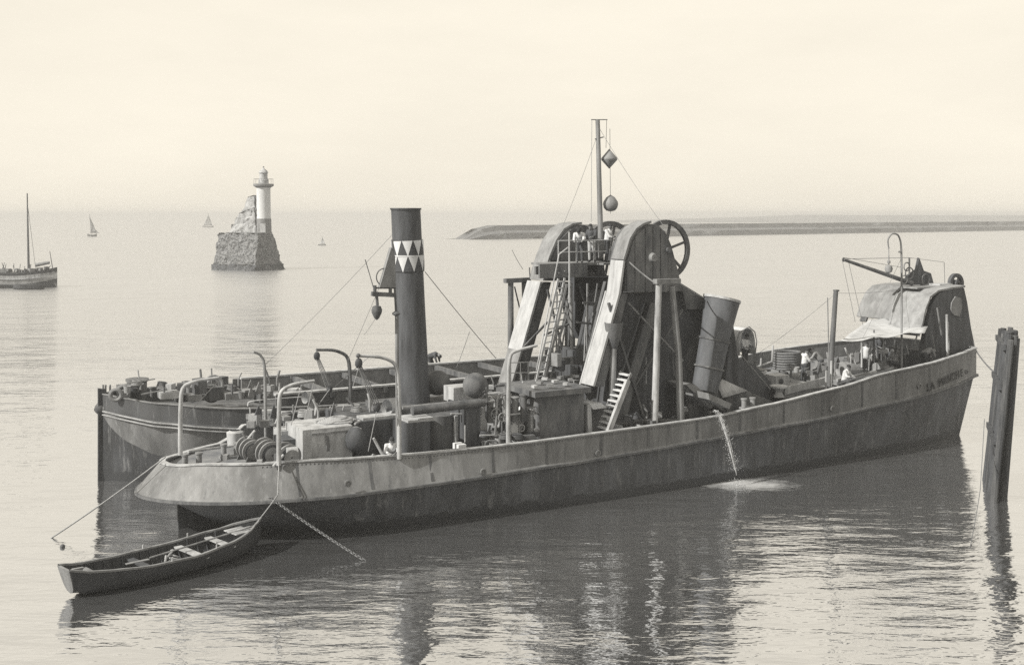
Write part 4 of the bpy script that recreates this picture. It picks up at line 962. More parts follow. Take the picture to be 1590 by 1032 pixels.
# hand crane
cb_ = S(1420, 440, .6)
cr = MB().prism(arc_poly([(1400, 442), (1406, 428), (1420, 418), (1424, 400), (1431, 420), (1442, 424), (1447, 442)], .6), -.75, -.6).obj('crane', BLACK, DR)
MB().tube([S(1416, 440, .7), S(1310, 403, .7)], [.13, .08], 10).obj('jib', DARK, cr)
MB().ring(S(1310, 403, .7), .09, .03, (0, 1, 0), 14, 6).obj('jib_sheave', DARK, cr)
for x, y, r_ in ((1412, 424, .30), (1408, 414, .22), (1437, 434, .28), (1404, 434, .22)): MB().ring(S(x, y, .85), r_, .035, (0, 1, 0), 20, 6).obj('crane_wheel', MID if x < 1410 else DARK, cr)
MB().tube([S(1412, 442, .7), S(1412, 400, .7)], .05, 6).obj('crane_post', DARK, cr)
for a, b, r in (((1310, 402), (1412, 400), .016), ((1412, 400), (1466, 407), .012), ((1466, 407), (1467, 440), .016), ((1312, 400), (1400, 415), .012), ((1308, 405), (1328, 500), .012), ((1318, 408), (1340, 505), .012)): MB().tube([S(*a, .7), S(*b, .7)], r, 5).obj('crane_wire', MID, cr)
# lamp standard with crook and hanging lantern
bent('lamp_standard', [(1400, 578), (1400, 480), (1400, 380), (1395, 364), (1385, 362), (1378, 372), (1380, 386)], 3.0, .055, MID)
MB().tube([S(1396, 391, 3), S(1400, 391, 3)], .05, 6).obj('cleat', MID, DR)
c = S(1380, 418, 3.0)
o = MB().lathe([(.01, .7), (.03, .68), (.03, .45), (.08, .42), (.08, .3), (.03, .28), (.03, .2), (.16, .16), (.19, .02), (.15, -.13), (.02, -.2)], c, 16).obj('lantern', MID); o.matrix_world = SHIP
tag(o, 'round lantern hanging from the crook of the tall lamp standard near the bow', 'lantern')
MB().tube([S(1380, 386, 3), S(1380, 398, 3)], .02, 5).obj('lantern_hook', MID, DR)
# awning
aw = MB(); G = 16; cor = [S(1310, 527, 3.0), S(1425, 510, 3.0), S(1440, 489, -.6), S(1352, 497, -.9)]
cor = [on_z(1306, 528, 5.55), on_z(1436, 512, 5.80), on_z(1450, 488, 5.98), on_z(1350, 496, 5.88)]
for j in range(G+1):
    for i in range(G+1):
        u_, v_ = i/G, j/G; p = cor[0].lerp(cor[1], u_).lerp(cor[3].lerp(cor[2], u_), v_)
        edge = (1-v_)**3; p = p+Vector((0, 0, -.22*math.sin(math.pi*u_)*math.sin(math.pi*v_)-.14*edge*abs(math.sin(u_*8))+.05*noise.noise(Vector((u_*5, v_*5, 2))))); aw.v.append(tuple(p))
for j in range(G):
    for i in range(G): a = j*(G+1)+i; aw.f.append((a, a+1, a+G+2, a+G+1))
o = aw.obj('awning', CANVAS); o.matrix_world = SHIP; tag(o, 'white canvas awning stretched over the fore deck before the bow frames', 'awning'); md = o.modifiers.new('t', 'SOLIDIFY'); md.thickness = .03
for x, yt, yb in ((1357, 512, 575), (1338, 520, 570), (1372, 524, 570)): MB().tube([S(x, yb, 2.0), S(x, yt, 2.0)], .05 if x < 1370 else .04, 6).obj('awning_pole', DARK if x == 1357 else LIGHT, DR)
MB().ball(S(1512, 545, 2.9), .16, 10, (1.4, 1, .8)).obj('bow_fairlead', WHITE, DR)
MB().box(S(1506, 549, 3.0), (.6, .3, .25)).obj('bow_chock', LIGHT, DR)
MB().tube([S(1300, 596, 4.4), S(1385, 572, 4.4)], .03, 6).obj('fore_handrail', DARK, DR)

# stowage and fittings of the decks: small parts, each its own
def clutter(parent, seed, region, n, vr, zlo, conv=S, names=('block', 'pin_rail', 'pipe', 'valve_box', 'hose_coil', 'bracket', 'bucket', 'cleat')):
    rr = random.Random(seed); x0, x1, yf = region
    for i in range(n):
        px = rr.uniform(x0, x1); py = yf(px)+rr.uniform(-16, 4); v = rr.uniform(*vr); p = conv(px, py, v); p.z = max(p.z, zlo(p.x)+.1)
        m = rr.choice([LIGHT, MID, DARK, BLACK, DARK, WOOD, ROPEL]); k_ = rr.randrange(8); nm = names[k_]
        if k_ in (0, 3): o = MB().box(p, (rr.uniform(.15, .5), rr.uniform(.15, .5), rr.uniform(.12, .45)), rr.random()*3)
        elif k_ == 1: o = MB().bar(p, p+Vector((rr.uniform(.5, 1.2), rr.uniform(-.2, .2), rr.uniform(-.05, .1))), .05)
        elif k_ == 2: o = MB().tube([p, p+Vector((0, 0, .3)), p+Vector((rr.uniform(-.3, .3), .1, rr.uniform(.4, .8)))], rr.uniform(.03, .06), 7)
        elif k_ == 4: o = MB(); [o.ring(p+Vector((0, 0, .05*q)), .22-.015*q, .035, (.05*q, 0, 1), 16, 5) for q in range(4)]
        elif k_ == 5: o = MB().prism([(p.x-.15, p.z), (p.x+.15, p.z), (p.x, p.z+rr.uniform(.3, .6))], p.y-.04, p.y+.04)
        elif k_ == 6: o = MB().lathe([(.02, -.15), (.12, -.15), (.16, .13), (.14, .13), (.1, -.1), (.02, -.1)], p, 12)
        else: o = MB().tube([p-Vector((.14, 0, 0)), p+Vector((.14, 0, .05))], .03, 6).tube([p-Vector((0, 0, .2)), p], .04, 6)
        o.obj(nm, m, parent)
clutter(DR, 31, (385, 560, lambda x: 660-(x-385)*.05), 46, (-3.8, .4), deck_z)
clutter(DR, 32, (560, 735, lambda x: 648-(x-560)*.1), 34, (-3.8, .2), deck_z)
clutter(DR, 33, (740, 905, lambda x: 618-(x-740)*.1), 44, (-3.2, 1.6), deck_z)
clutter(DR, 34, (752, 840, lambda x: 690), 26, (2.4, 3.8), deck_z)
clutter(DR, 35, (1205, 1430, lambda x: 590-(x-1205)*.13), 60, (-2.5, 3.2), deck_z)
clutter(DR, 36, (955, 1075, lambda x: 668-(x-955)*.14), 16, (2.8, 4.0), deck_z)
clutter(DR, 37, (350, 470, lambda x: 715), 12, (1.0, 3.2), deck_z)
for a, b, v1, v2 in (((1400, 400), (1300, 600), 3, 3), ((1298, 455), (1420, 445), 3.2, .6), ((1298, 455), (1160, 560), 3.2, 0), ((931, 200), (870, 360), -.3, -2.5), ((931, 200), (1030, 350), -.3, 2.5), ((1484, 440), (1516, 545), 1, 2.9), ((640, 330), (413, 565), 0, -1.5)):
    MB().tube(sag(S(*a, v1), S(*b, v2), .12), .009, 5).obj('stay_wire', MID, DR)

# ------------------------------------------------------------------ hopper barge moored on the far side
BG = empty('hopper_barge', 'rust-stained hopper barge with a straight stem, moored on the far side of the dredger', 'barge', loc=W((0, 9.0, 0)), rz=SHIP_RZ)
def Sb(px, py, v):   # into barge space
    p = S(px, py, v); p.y -= 9.0; return p
bzt = lambda u: interp(u, [(-13, 3.75), (-11, 3.5), (-8, 3.22), (-4, 3.05), (2, 2.95), (10, 3.0), (19, 3.4)])
bzr = lambda u: interp(u, [(-13, 3.05), (-11, 2.72), (-8, 2.42), (-4, 2.25), (2, 2.15), (19, 2.5)])
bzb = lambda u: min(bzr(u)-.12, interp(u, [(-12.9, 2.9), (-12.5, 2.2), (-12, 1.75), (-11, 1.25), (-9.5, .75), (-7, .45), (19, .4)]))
bh = lambda u: interp(u, [(-12.9, .05), (-12.2, 1.1), (-11, 2.3), (-9.5, 3.2), (-7.5, 3.75), (-5, 3.95), (15, 3.95), (17.5, 3.0), (18.6, 1.2), (19, .1)])
bhw = lambda u: interp(u, [(-12.9, .04), (-11.5, .9), (-9.5, 2.2), (-7, 3.2), (-4, 3.8), (14, 3.8), (17.5, 2.3), (19, .1)])
us = [-12.9+i*.25 for i in range(16)]+[-8.9+i*.8 for i in range(35)]; us = [u for u in us if u < 19]+[19]
def bring(fh, fz, sg=None): return [Vector((u, -fh(u), fz(u))) for u in us]+[Vector((u, fh(u), fz(u))) for u in us[::-1]]
mixh = lambda k: (lambda u: bhw(u)*(1-k)+bh(u)*k)
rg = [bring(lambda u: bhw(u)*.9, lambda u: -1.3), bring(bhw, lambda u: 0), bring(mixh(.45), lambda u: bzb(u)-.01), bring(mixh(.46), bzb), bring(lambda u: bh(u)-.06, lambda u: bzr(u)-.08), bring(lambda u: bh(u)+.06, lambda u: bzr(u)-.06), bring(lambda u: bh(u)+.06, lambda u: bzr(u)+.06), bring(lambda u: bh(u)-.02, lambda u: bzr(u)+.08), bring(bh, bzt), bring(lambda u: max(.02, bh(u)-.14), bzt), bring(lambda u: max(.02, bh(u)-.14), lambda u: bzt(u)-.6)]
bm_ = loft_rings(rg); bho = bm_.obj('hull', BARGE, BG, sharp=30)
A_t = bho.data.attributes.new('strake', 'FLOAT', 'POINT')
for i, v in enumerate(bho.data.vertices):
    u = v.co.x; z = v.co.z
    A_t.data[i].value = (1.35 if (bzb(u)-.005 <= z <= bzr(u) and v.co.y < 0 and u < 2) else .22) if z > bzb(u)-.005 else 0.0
def bstrip(fz, fh, w, h, i0=0, i1=None, sides=(-1, 1)):
    mb = MB(); uu = us[i0:i1]
    for sg in sides:
        base = len(mb.v)
        for u in uu:
            for a, b in ((.05, 0), (.05, h), (.05-w, h), (.05-w, 0)): mb.v.append((u, sg*max(.03, fh(u)+a), fz(u)+b))
        for i in range(len(uu)-1):
            for k_ in range(4): mb.f.append((base+i*4+k_, base+i*4+(k_+1) % 4, base+(i+1)*4+(k_+1) % 4, base+(i+1)*4+k_))
    return mb
bstrip(lambda u: bzt(u)-.01, bh, .2, .05).obj('rail_capping', MID, BG)
bstrip(lambda u: bzr(u)-.05, lambda u: bh(u)+.04, .08, .06).obj('rubbing_strake', LIGHT, BG)
bstrip(lambda u: bzr(u)-.20, lambda u: bh(u)+.0, .08, .05, 0, 22).obj('rubbing_strake', LIGHT, BG)
dkb = MB(); n = len(us); dkb.v = [(u, -max(.02, bh(u)-.14), bzt(u)-.6) for u in us]+[(u, max(.02, bh(u)-.14), bzt(u)-.6) for u in us]; dkb.f = [(i, i+1, n+i+1, n+i) for i in range(n-1)]
dkb.obj('deck', DARK, BG)
MB().prism([(-13.05, -1.3), (-12.8, -1.3), (-12.75, 3.95), (-13.05, 4.0)], -.09, .09).obj('stem', BLACK, BG)
# raised hopper coamings with pale caps
for yy, nm in ((-2.6, 'near'), (2.9, 'far')):
    MB().box((4.5, yy, 3.0), (21, .16, 1.0)).obj('coaming', DARK if yy < 0 else MID, BG)
    MB().box((4.5, yy, 3.54), (21.1, .34, .08)).obj('coaming_cap', LIGHT, BG)
# inner bulkhead and far bulwark panels
for i in range(9): MB().box((-5+i*2.45, 3.72, 3.1), (2.40, .10, .62)).obj('bulwark_panel', MID if i % 3 else GREY, BG)
for i in range(8): MB().box((-3.4+i*2.6, 0, 3.35), (.2, 5.6, .25)).obj('cross_beam', DARK, BG)
def bbox(name, px, py, v, sz, m, rz=0): c = Sb(px, py, v); MB().box(c, sz, rz).obj(name, m, BG); return c
c = Sb(213, 603, -9.6); MB().lathe([(.42, -.75), (.42, .30), (.50, .34), (.50, .44), (.05, .46)], c, 18).obj('mooring_drum', DARK, BG)
for x, y in ((180, 613), (192, 607)): MB().ring(Sb(x, y, -8.0), .22, .09, (.3, 1, 0), 18, 8).obj('fairlead', MID, BG)
MB().tube([Sb(163, 636, -9), Sb(152, 630, -9.2)], [.2, .26], 10).obj('stem_fender', MID, BG)
MB().ball(Sb(156, 634, -9.1), .26, 12).obj('fender_ball', DARK, BG)
for x in (164, 171, 160): MB().tube([Sb(x, 618, -9), Sb(x, 597, -9)], .04, 6).obj('stem_post', MID, BG)
for x, y in ((236, 606), (249, 605)): MB().lathe([(.09, -.35), (.09, .08), (.14, .1), (.14, .16), (.01, .17)], Sb(x, y, -8.5), 10).obj('bollard', DARK, BG)
bbox('hatch_cover', 200, 601, -9.5, (.9, .9, .2), DARK); 
# windlass heap amid the fore deck of the barge
rnd = random.Random(3)
wl_ = MB().box(Sb(322, 612, -8.6), (3.0, 1.6, .25)).obj('windlass', DARK, BG)
for i in range(12):
    x, y = rnd.uniform(295, 352), rnd.uniform(594, 612); c = Sb(x, y, rnd.uniform(-9.6, -7.6))
    if i % 3 == 0: MB().ring(c, rnd.uniform(.2, .42), .05, (.2, 1, 0), 20, 6).obj('gear_rim', MID, wl_)
    elif i % 3 == 1: MB().lathe([(.02, -.3), (.26, -.3), (.15, 0), (.26, .3), (.02, .3)], c, 14, (0, 1, 0)).obj('drum', rnd.choice([DARK, MID]), wl_)
    else: MB().box(c, (rnd.uniform(.3, .7), .4, rnd.uniform(.3, .7)), rnd.random()).obj('frame_casting', DARK, wl_)
hp2 = MB()
for i in range(14): hp2.ball(Sb(rnd.uniform(325, 352), rnd.uniform(598, 612), -9.4), rnd.uniform(.14, .28), 8)
o = hp2.obj('coal_heap', BLACK, BG); o['kind'] = 'stuff'
for x, y, sx in ((368, 613, 1.2), (392, 608, .9), (262, 612, .8), (448, 612, 1.2), (300, 616, .6)): bbox('deck_box', x, y, -7.6, (sx, .7, .28), rnd.choice([LIGHT, MID]))
MB().prism([tuple(p.xz) for p in (Sb(600, 608, -12.2), Sb(613, 608, -12.2), Sb(605, 596, -12.2))], 3.1, 3.4).obj('white_hatch_gable', WHITE, BG)
bbox('small_hatch', 455, 609, -8.6, (.7, .6, .35), LIGHT)
for x in (420, 512, 700, 742): bbox('bulwark_stay', x, 590 if x < 600 else 585, -12.4, (.12, .12, .5), MID)

clutter(BG, 41, (185, 360, lambda x: 610), 34, (-10.5, -7.2), lambda u: bzt(u)-.6, Sb)
clutter(BG, 42, (360, 470, lambda x: 614), 22, (-8, -6.6), lambda u: bzt(u)-.6, Sb)
# ------------------------------------------------------------------ rowing boat astern
a = wpt(112, 925); b = wpt(404, 850); bd = (b-a); BL = bd.length; brz = math.atan2(bd.y, bd.x)
RB = empty('rowing_boat', 'dark open wooden rowing boat floating astern of the dredger with pale bow boards', 'rowing boat', loc=a, rz=brz)
rhb = lambda t: interp(t, [(0, .40), (.15, .70), (.35, .92), (.55, .98), (.75, .86), (.88, .60), (.96, .24), (1, .05)])
rzg = lambda t: interp(t, [(0, .90), (.12, .70), (.3, .60), (.55, .58), (.8, .72), (1, 1.0)])
rzb = lambda t: interp(t, [(0, .10), (.15, -.10), (.8, -.12), (.95, .05), (1, .3)])
def rsec(t, ins=0.0):
    x = BL*t+(-.25*(1-t) if t < .08 else 0); h = max(.01, rhb(t)-ins); zg, zb_ = rzg(t), rzb(t)+ins; pts = []
    for w_, k_ in ((1, 1), (.97, .78), (.90, .52), (.76, .26), (.48, .07), (0, 0)): pts.append((x-(1-k_)*(-.22 if t < .05 else 0), -h*w_, zb_+(zg-zb_)*k_))
    return [Vector(p) for p in pts]+[Vector((p[0], -p[1], p[2])) for p in pts[-2::-1]]
outer_r = [rsec(i/28) for i in range(29)]; inner_r = [rsec(i/28, .04) for i in range(29)]
rbm = MB(); m_ = 11
for rows, off in ((outer_r, 0), (inner_r, 29*m_)):
    for r in rows: rbm.v += [tuple(p) for p in r]
    for i in range(28):
        for k_ in range(m_-1): q = off+i*m_+k_; rbm.f.append((q, q+1, q+m_+1, q+m_))
for i in range(28):
    for k_ in (0, m_-1): q = i*m_+k_; rbm.f.append((q, q+m_, q+m_+29*m_, q+29*m_))
BOATM = mat('boat_tar', 0.035, 0.06, 3, .6, streak=.5, bump=.01)
rh_ = rbm.obj('boat_hull', BOATM, RB, sharp=60)
tr = MB(); r0 = rsec(0); tr.add([p+Vector((-.03, 0, 0)) for p in r0]+[p+Vector((.05, 0, 0)) for p in r0], [tuple(range(11)), tuple(range(11, 22))[::-1]]+[(i, (i+1) % 11, 11+(i+1) % 11, 11+i) for i in range(11)])
tr.obj('transom', WOOD, RB)
for sg in (-1, 1):
    mb = MB(); 
    for i in range(29):
        t = i/28; p = rsec(t)[0 if sg < 0 else -1]
        for a_, c_ in ((.03, -.02), (.03, .04), (-.06, .04), (-.06, -.02)): mb.v.append((p.x, p.y+sg*a_, p.z+c_))
    for i in range(28):
        for k_ in range(4): mb.f.append((i*4+k_, i*4+(k_+1) % 4, (i+1)*4+(k_+1) % 4, (i+1)*4+k_))
    mb.obj('gunwale', WOOD, RB)
for i, (t, w_) in enumerate(((.08, .25), (.34, .24), (.60, .26), (.76, .24))):
    MB().box((BL*t, 0, rzg(t)-.16), (w_, 2*rhb(t)-.08, .05)).obj('thwart', [WOOD, DKWOOD, LIGHT, LIGHT][i], RB)
for j in range(4):
    y_ = -.30+j*.2; x0, x1 = BL*.82, BL*(.955 if 0 < j < 3 else .92); MB().box(((x0+x1)/2, y_, rzg(.88)-.06), (x1-x0, .17, .03)).obj('bow_board', LIGHT, RB)
for i in range(15):
    t = .1+i*.05; pts = [p*1 for p in rsec(t, .06)]; MB().tube(pts, .022, 5).obj('frame_rib', DKWOOD, RB)
for j in range(5): MB().box((BL*.42, -.32+j*.16, .02), (BL*.55, .13, .03)).obj('bottom_board', DKWOOD if j % 2 else WOOD, RB)
for sg, t in ((-1, .42), (1, .42), (-1, .66), (1, .66)): 
    MB().tube([(BL*t, sg*rhb(t), rzg(t)+.02), (BL*t, sg*rhb(t), rzg(t)+.16)], .025, 6).obj('thole_pin', LIGHT, RB)
MB().prism([(-.1, .75), (.02, .82), (.35, .8), (.3, .72)], -.05, .05).obj('sculling_chock', MID, RB)
def on_boat(o, label, cat, group=None): o.matrix_world = Matrix.Translation(a) @ Matrix.Rotation(brz, 4, 'Z'); return tag(o, label, cat, group)
oar = MB().tube([(BL*.40, .25, .50), (BL*.95, -.15, .86)], .03, 8); oar.box((BL*.34, .29, .46), (.75, .14, .025), -.1)
on_boat(oar.obj('oar', WOOD), 'long wooden oar laid along the thwarts of the rowing boat', 'oar')
rp_ = MB()
for i in range(5): rp_.ring((BL*.50+.04*i, -.1+.06*i, .16+.06*i), .22-.02*i, .03, (.2*i-.3, .1, 1), 18, 6)
rp_.tube([(BL*.42, -.5, .5), (BL*.44, -.3, .62), (BL*.47, 0, .45), (BL*.52, .2, .58), (BL*.53, .45, .5)], .035, 6)
on_boat(rp_.obj('tangled_line', ROPEL), 'tangle of pale line lying amidships in the rowing boat', 'rope')
bk_ = MB().lathe([(.02, 0), (.13, 0), (.17, .28), (.15, .28), (.12, .03), (.02, .03)], (BL*.68, -.2, .08), 16); on_boat(bk_.obj('bailing_bucket', MID), 'small pail standing between the thwarts of the rowing boat', 'bucket')

# ------------------------------------------------------------------ mooring lines and chains
def chain(name, p, q, s_, label, size=.16, m=CHAIN):
    P = sag(p, q, s_, 40); e = empty(name, label, 'chain'); L_ = [0]
    for i in range(40): L_.append(L_[-1]+(P[i+1]-P[i]).length)
    step = size*.78; n = int(L_[-1]/step); mb = MB()
    for k_ in range(17):
        an = k_/16*2*math.pi
    lk = MB(); pts = []
    for k_ in range(13): an = k_/12*2*math.pi; pts.append(Vector((0, .30*size*math.cos(an), .5*size*math.sin(an))))
    lk.tube(pts, size*.13, 5, cap=False); me = lk.mesh('link'); me.materials.append(m)
    for i in range(n):
        d = i*step; j = next((j for j in range(40) if L_[j+1] >= d), 39); t = (d-L_[j])/max(1e-6, L_[j+1]-L_[j]); c = P[j].lerp(P[j+1], t); dr_ = (P[j+1]-P[j]).to_track_quat('Z', 'X') if False else (P[j+1]-P[j]).normalized().to_track_quat('Z', 'Y')
        o = bpy.data.objects.new('link', me); C.objects.link(o); o.parent = e; o.location = c; o.rotation_mode = 'QUATERNION'; o.rotation_quaternion = dr_ @ Vector((0, 0, 1)).rotation_difference(Vector((0, 0, 1))) @ __import__('mathutils').Quaternion((0, 0, 1), R(90*(i % 2)+20))
    return e
p0 = W(S(352, 722, 2.3)); p1 = W(S(423, 776, 4.6)); p2 = wpt(572, 873, -.05)
chain('anchor_chain', p0, p2, .10, 'heavy anchor chain running from the stern rail across the hull into the water', .125)
def rope(name, pts, r, label, m=ROPEL, s_=.15, cat='mooring line', grp=None):
    P = []
    for i in range(len(pts)-1): P += sag(pts[i], pts[i+1], s_, 12)[(1 if i else 0):]
    o = MB().tube(P, r, 6).obj(name, m); return tag(o, label, cat, grp)
boatbow = Matrix.Translation(a) @ Matrix.Rotation(brz, 4, 'Z') @ Vector((BL*.97, 0, .86))
rope('painter', [boatbow, W(S(431, 768, 4.7)), W(S(433, 722, 3.9))], .022, 'thin painter from the rowing boat up to the davit foot', s_=.03)
rope('mooring_line', [W(S(257, 709, .6)), wpt(78, 836, -.03)], .028, 'mooring line slanting from the stern corner down into the water at the left', s_=.06)
fl_ = MB().ball(wpt(97, 848, .02), .09, 10); tag(fl_.obj('cork_float', DARK), 'tiny dark float at the foot of the left mooring line', 'float')
rope('mooring_line', [W(S(1516, 545, 2.9)), at(1549, 582, 47.0)], .035, 'dark mooring line from the bow to the timber dolphin', m=ROPE, s_=.1)
rope('trailing_line', [Vector((19.2, 44.5, 3.2)), wpt(1522, 760, 1.0), wpt(1506, 850, 0)], .014, 'thin slack line hanging from the dolphin piles into the water', m=ROPE, s_=.1)

# ------------------------------------------------------------------ timber dolphin at the right edge
JT = empty('timber_dolphin', 'timber mooring dolphin of close-set raking piles at the right edge', 'mooring dolphin')
j0 = Vector((20.62, 47.5, 0)); jd = Vector((-3.0, -8.2, 0)).normalized(); jn = Vector((-jd.y, jd.x, 0))
if jn.x < 0: jn = -jn
rnd = random.Random(21)
PILEW = mat('grey_pile', .16, .06, 3, .9, streak=.12, bump=.02); PILET = mat('tarred_pile', .045, .10, 3, .9, streak=.12, bump=.02)
for row in range(2):
    for i in range(12 if row == 0 else 9):
        c = j0+jd*(i*.36+row*.2)+jn*(row*.42+rnd.uniform(-.05, .06)); r_ = rnd.uniform(.12, .185); top_ = 6.6+rnd.uniform(-.3, .12); bat = jn*(.60-.12*row)
        pts = [c-bat*.25+Vector((0, 0, -1.5))]+[c+bat*(z/6.3)+Vector((.02*noise.noise(Vector((i, z, row))), 0, z)) for z in (0, 1.5, 3, 4.5, 6, top_)]
        MB().tube(pts, [r_*1.05, r_*1.04, r_, r_*.98, r_*.95, r_*.93, r_*.9], 9).obj('pile', [PILET, PILEW, DKWOOD, PILET][(i*7+row) % 4], JT)
for z in (2.4, 4.6, 6.2):
    for off in (-.20,): o_ = jn*(.60*z/6.3+off); MB().bar(j0+o_+Vector((0, 0, z)), j0+jd*(3.9 if off < 0 else 3.1)+o_+Vector((0, 0, z)), .14, .22).obj('waling', DKWOOD, JT)

# ------------------------------------------------------------------ water running from the chute
JET = mat('falling_water', 0.66, 0.5, 9, 0.35)
src = S(1108, 628, 4.72)
j_ = MB(); rnd = random.Random(4)
def fall(t, k_):
    return Vector((src.x+(.42+.05*math.sin(k_*2.1))*t*2.2+.03*noise.noise(Vector((k_, t*9, 0))), src.y-(.40+.06*math.cos(k_*1.7))*t*1.6+.03*noise.noise(Vector((k_, t*9, 5))), src.z-.2-3.4*t*t-.5*t))
for k_ in range(30):
    t0 = rnd.uniform(0, .68)*(.3 if k_ < 8 else 1); t1 = t0+rnd.uniform(.10, .30); n_ = 8; r_ = rnd.uniform(.009, .020)
    pts = [fall(t0+(t1-t0)*i/n_, k_) for i in range(n_+1)]; pts = [p for p in pts if p.z > 0]
    if len(pts) > 2: j_.tube(pts, [r_*(.3+math.sin(math.pi*i/(len(pts)-1))) for i in range(len(pts))], 5)
for i in range(900):
    t = rnd.uniform(.05, .8); p = fall(t, rnd.random()*6)+Vector((rnd.gauss(0, .05+.10*t), rnd.gauss(0, .04+.07*t), 0))
    if p.z > .02: j_.ball(p, rnd.uniform(.006, .017), 4)
for i in range(260):
    p = fall(.8, 0); an = rnd.random()*6.3; rr = abs(rnd.gauss(0, .28)); j_.ball((p.x+rr*math.cos(an), p.y+rr*math.sin(an), .02+abs(rnd.gauss(0, .16))*max(0, 1-rr)), rnd.uniform(.006, .018), 4)
o = j_.obj('falling_water', JET); o.matrix_world = SHIP; o['kind'] = 'stuff'; tag(o, 'stream of water pouring from the chute down the hull side')
# foam: thin broken froth lying on the water, drifting to the right
FO = bpy.data.materials.new('froth'); FO.use_nodes = True; t = FO.node_tree; L = t.links; b_s = t.nodes['Principled BSDF']; b_s.inputs['Roughness'].default_value = .7; b_s.inputs['Base Color'].default_value = g(.50)
tc = N(t, 'ShaderNodeTexCoord'); mp = N(t, 'ShaderNodeMapping'); mp.inputs['Scale'].default_value = (1/2.7, 1/1.5, 0); L.new(tc.outputs['Object'], mp.inputs[0])
ln = N(t, 'ShaderNodeVectorMath', operation='LENGTH'); L.new(mp.outputs[0], ln.inputs[0])
n_a = N(t, 'ShaderNodeTexNoise'); n_a.inputs['Scale'].default_value = 2.6; n_a.inputs['Detail'].default_value = 10; n_a.inputs['Roughness'].default_value = .8; 
mp2 = N(t, 'ShaderNodeMapping'); mp2.inputs['Scale'].default_value = (.5, 1, 1); L.new(tc.outputs['Object'], mp2.inputs[0]); L.new(mp2.outputs[0], n_a.inputs[0])
f1_ = N(t, 'ShaderNodeMath', operation='MULTIPLY_ADD'); L.new(n_a.outputs[0], f1_.inputs[0]); f1_.inputs[1].default_value = 1.9; f1_.inputs[2].default_value = -.28
f2_ = N(t, 'ShaderNodeMath', operation='SUBTRACT'); L.new(f1_.outputs[0], f2_.inputs[0]); L.new(ln.outputs['Value'], f2_.inputs[1])
f3_ = N(t, 'ShaderNodeMapRange'); f3_.inputs['From Min'].default_value = -.15; f3_.inputs['From Max'].default_value = .42; f3_.inputs['To Max'].default_value = .85; L.new(f2_.outputs[0], f3_.inputs[0]); L.new(f3_.outputs[0], b_s.inputs['Alpha'])
fm = MB(); GX, GY = 60, 36
for j in range(GY+1):
    for i in range(GX+1):
        x = (i/GX*2-1)*3.4; y = (j/GY*2-1)*2.0; fm.v.append((x, y, .012+.012*noise.noise(Vector((x*3, y*5, 2)))))
for j in range(GY):
    for i in range(GX): q = j*(GX+1)+i; fm.f.append((q, q+1, q+GX+2, q+GX+1))
o = fm.obj('foam', FO, sharp=80); o.location = wpt(1158, 752); o['kind'] = 'stuff'

# ------------------------------------------------------------------ people
SKINM, SKN = SKIN, None
def fig_mesh(name, caps, m, parent, voxel=.018):
    mb = MB()
    for c in caps:
        if len(c) == 4: mb.cap(c[0], c[1], c[2], c[3], 10)
        else: mb.ball(c[0], c[1], 14, c[2])
    me = bpy.data.meshes.new(name); me.from_pydata(mb.v, [], mb.f)
    o = bpy.data.objects.new(name, me); C.objects.link(o); md = o.modifiers.new('r', 'REMESH'); md.mode = 'VOXEL'; md.voxel_size = voxel; md.use_smooth_shade = True
    sm = o.modifiers.new('s', 'SMOOTH'); sm.factor = .5; sm.iterations = 2
    dg = bpy.context.evaluated_depsgraph_get(); m2 = bpy.data.meshes.new_from_object(o.evaluated_get(dg)); m2.name = name
    o.modifiers.clear(); o.data = m2; bpy.data.meshes.remove(me); m2.materials.clear(); m2.materials.append(m); o.parent = parent; return o
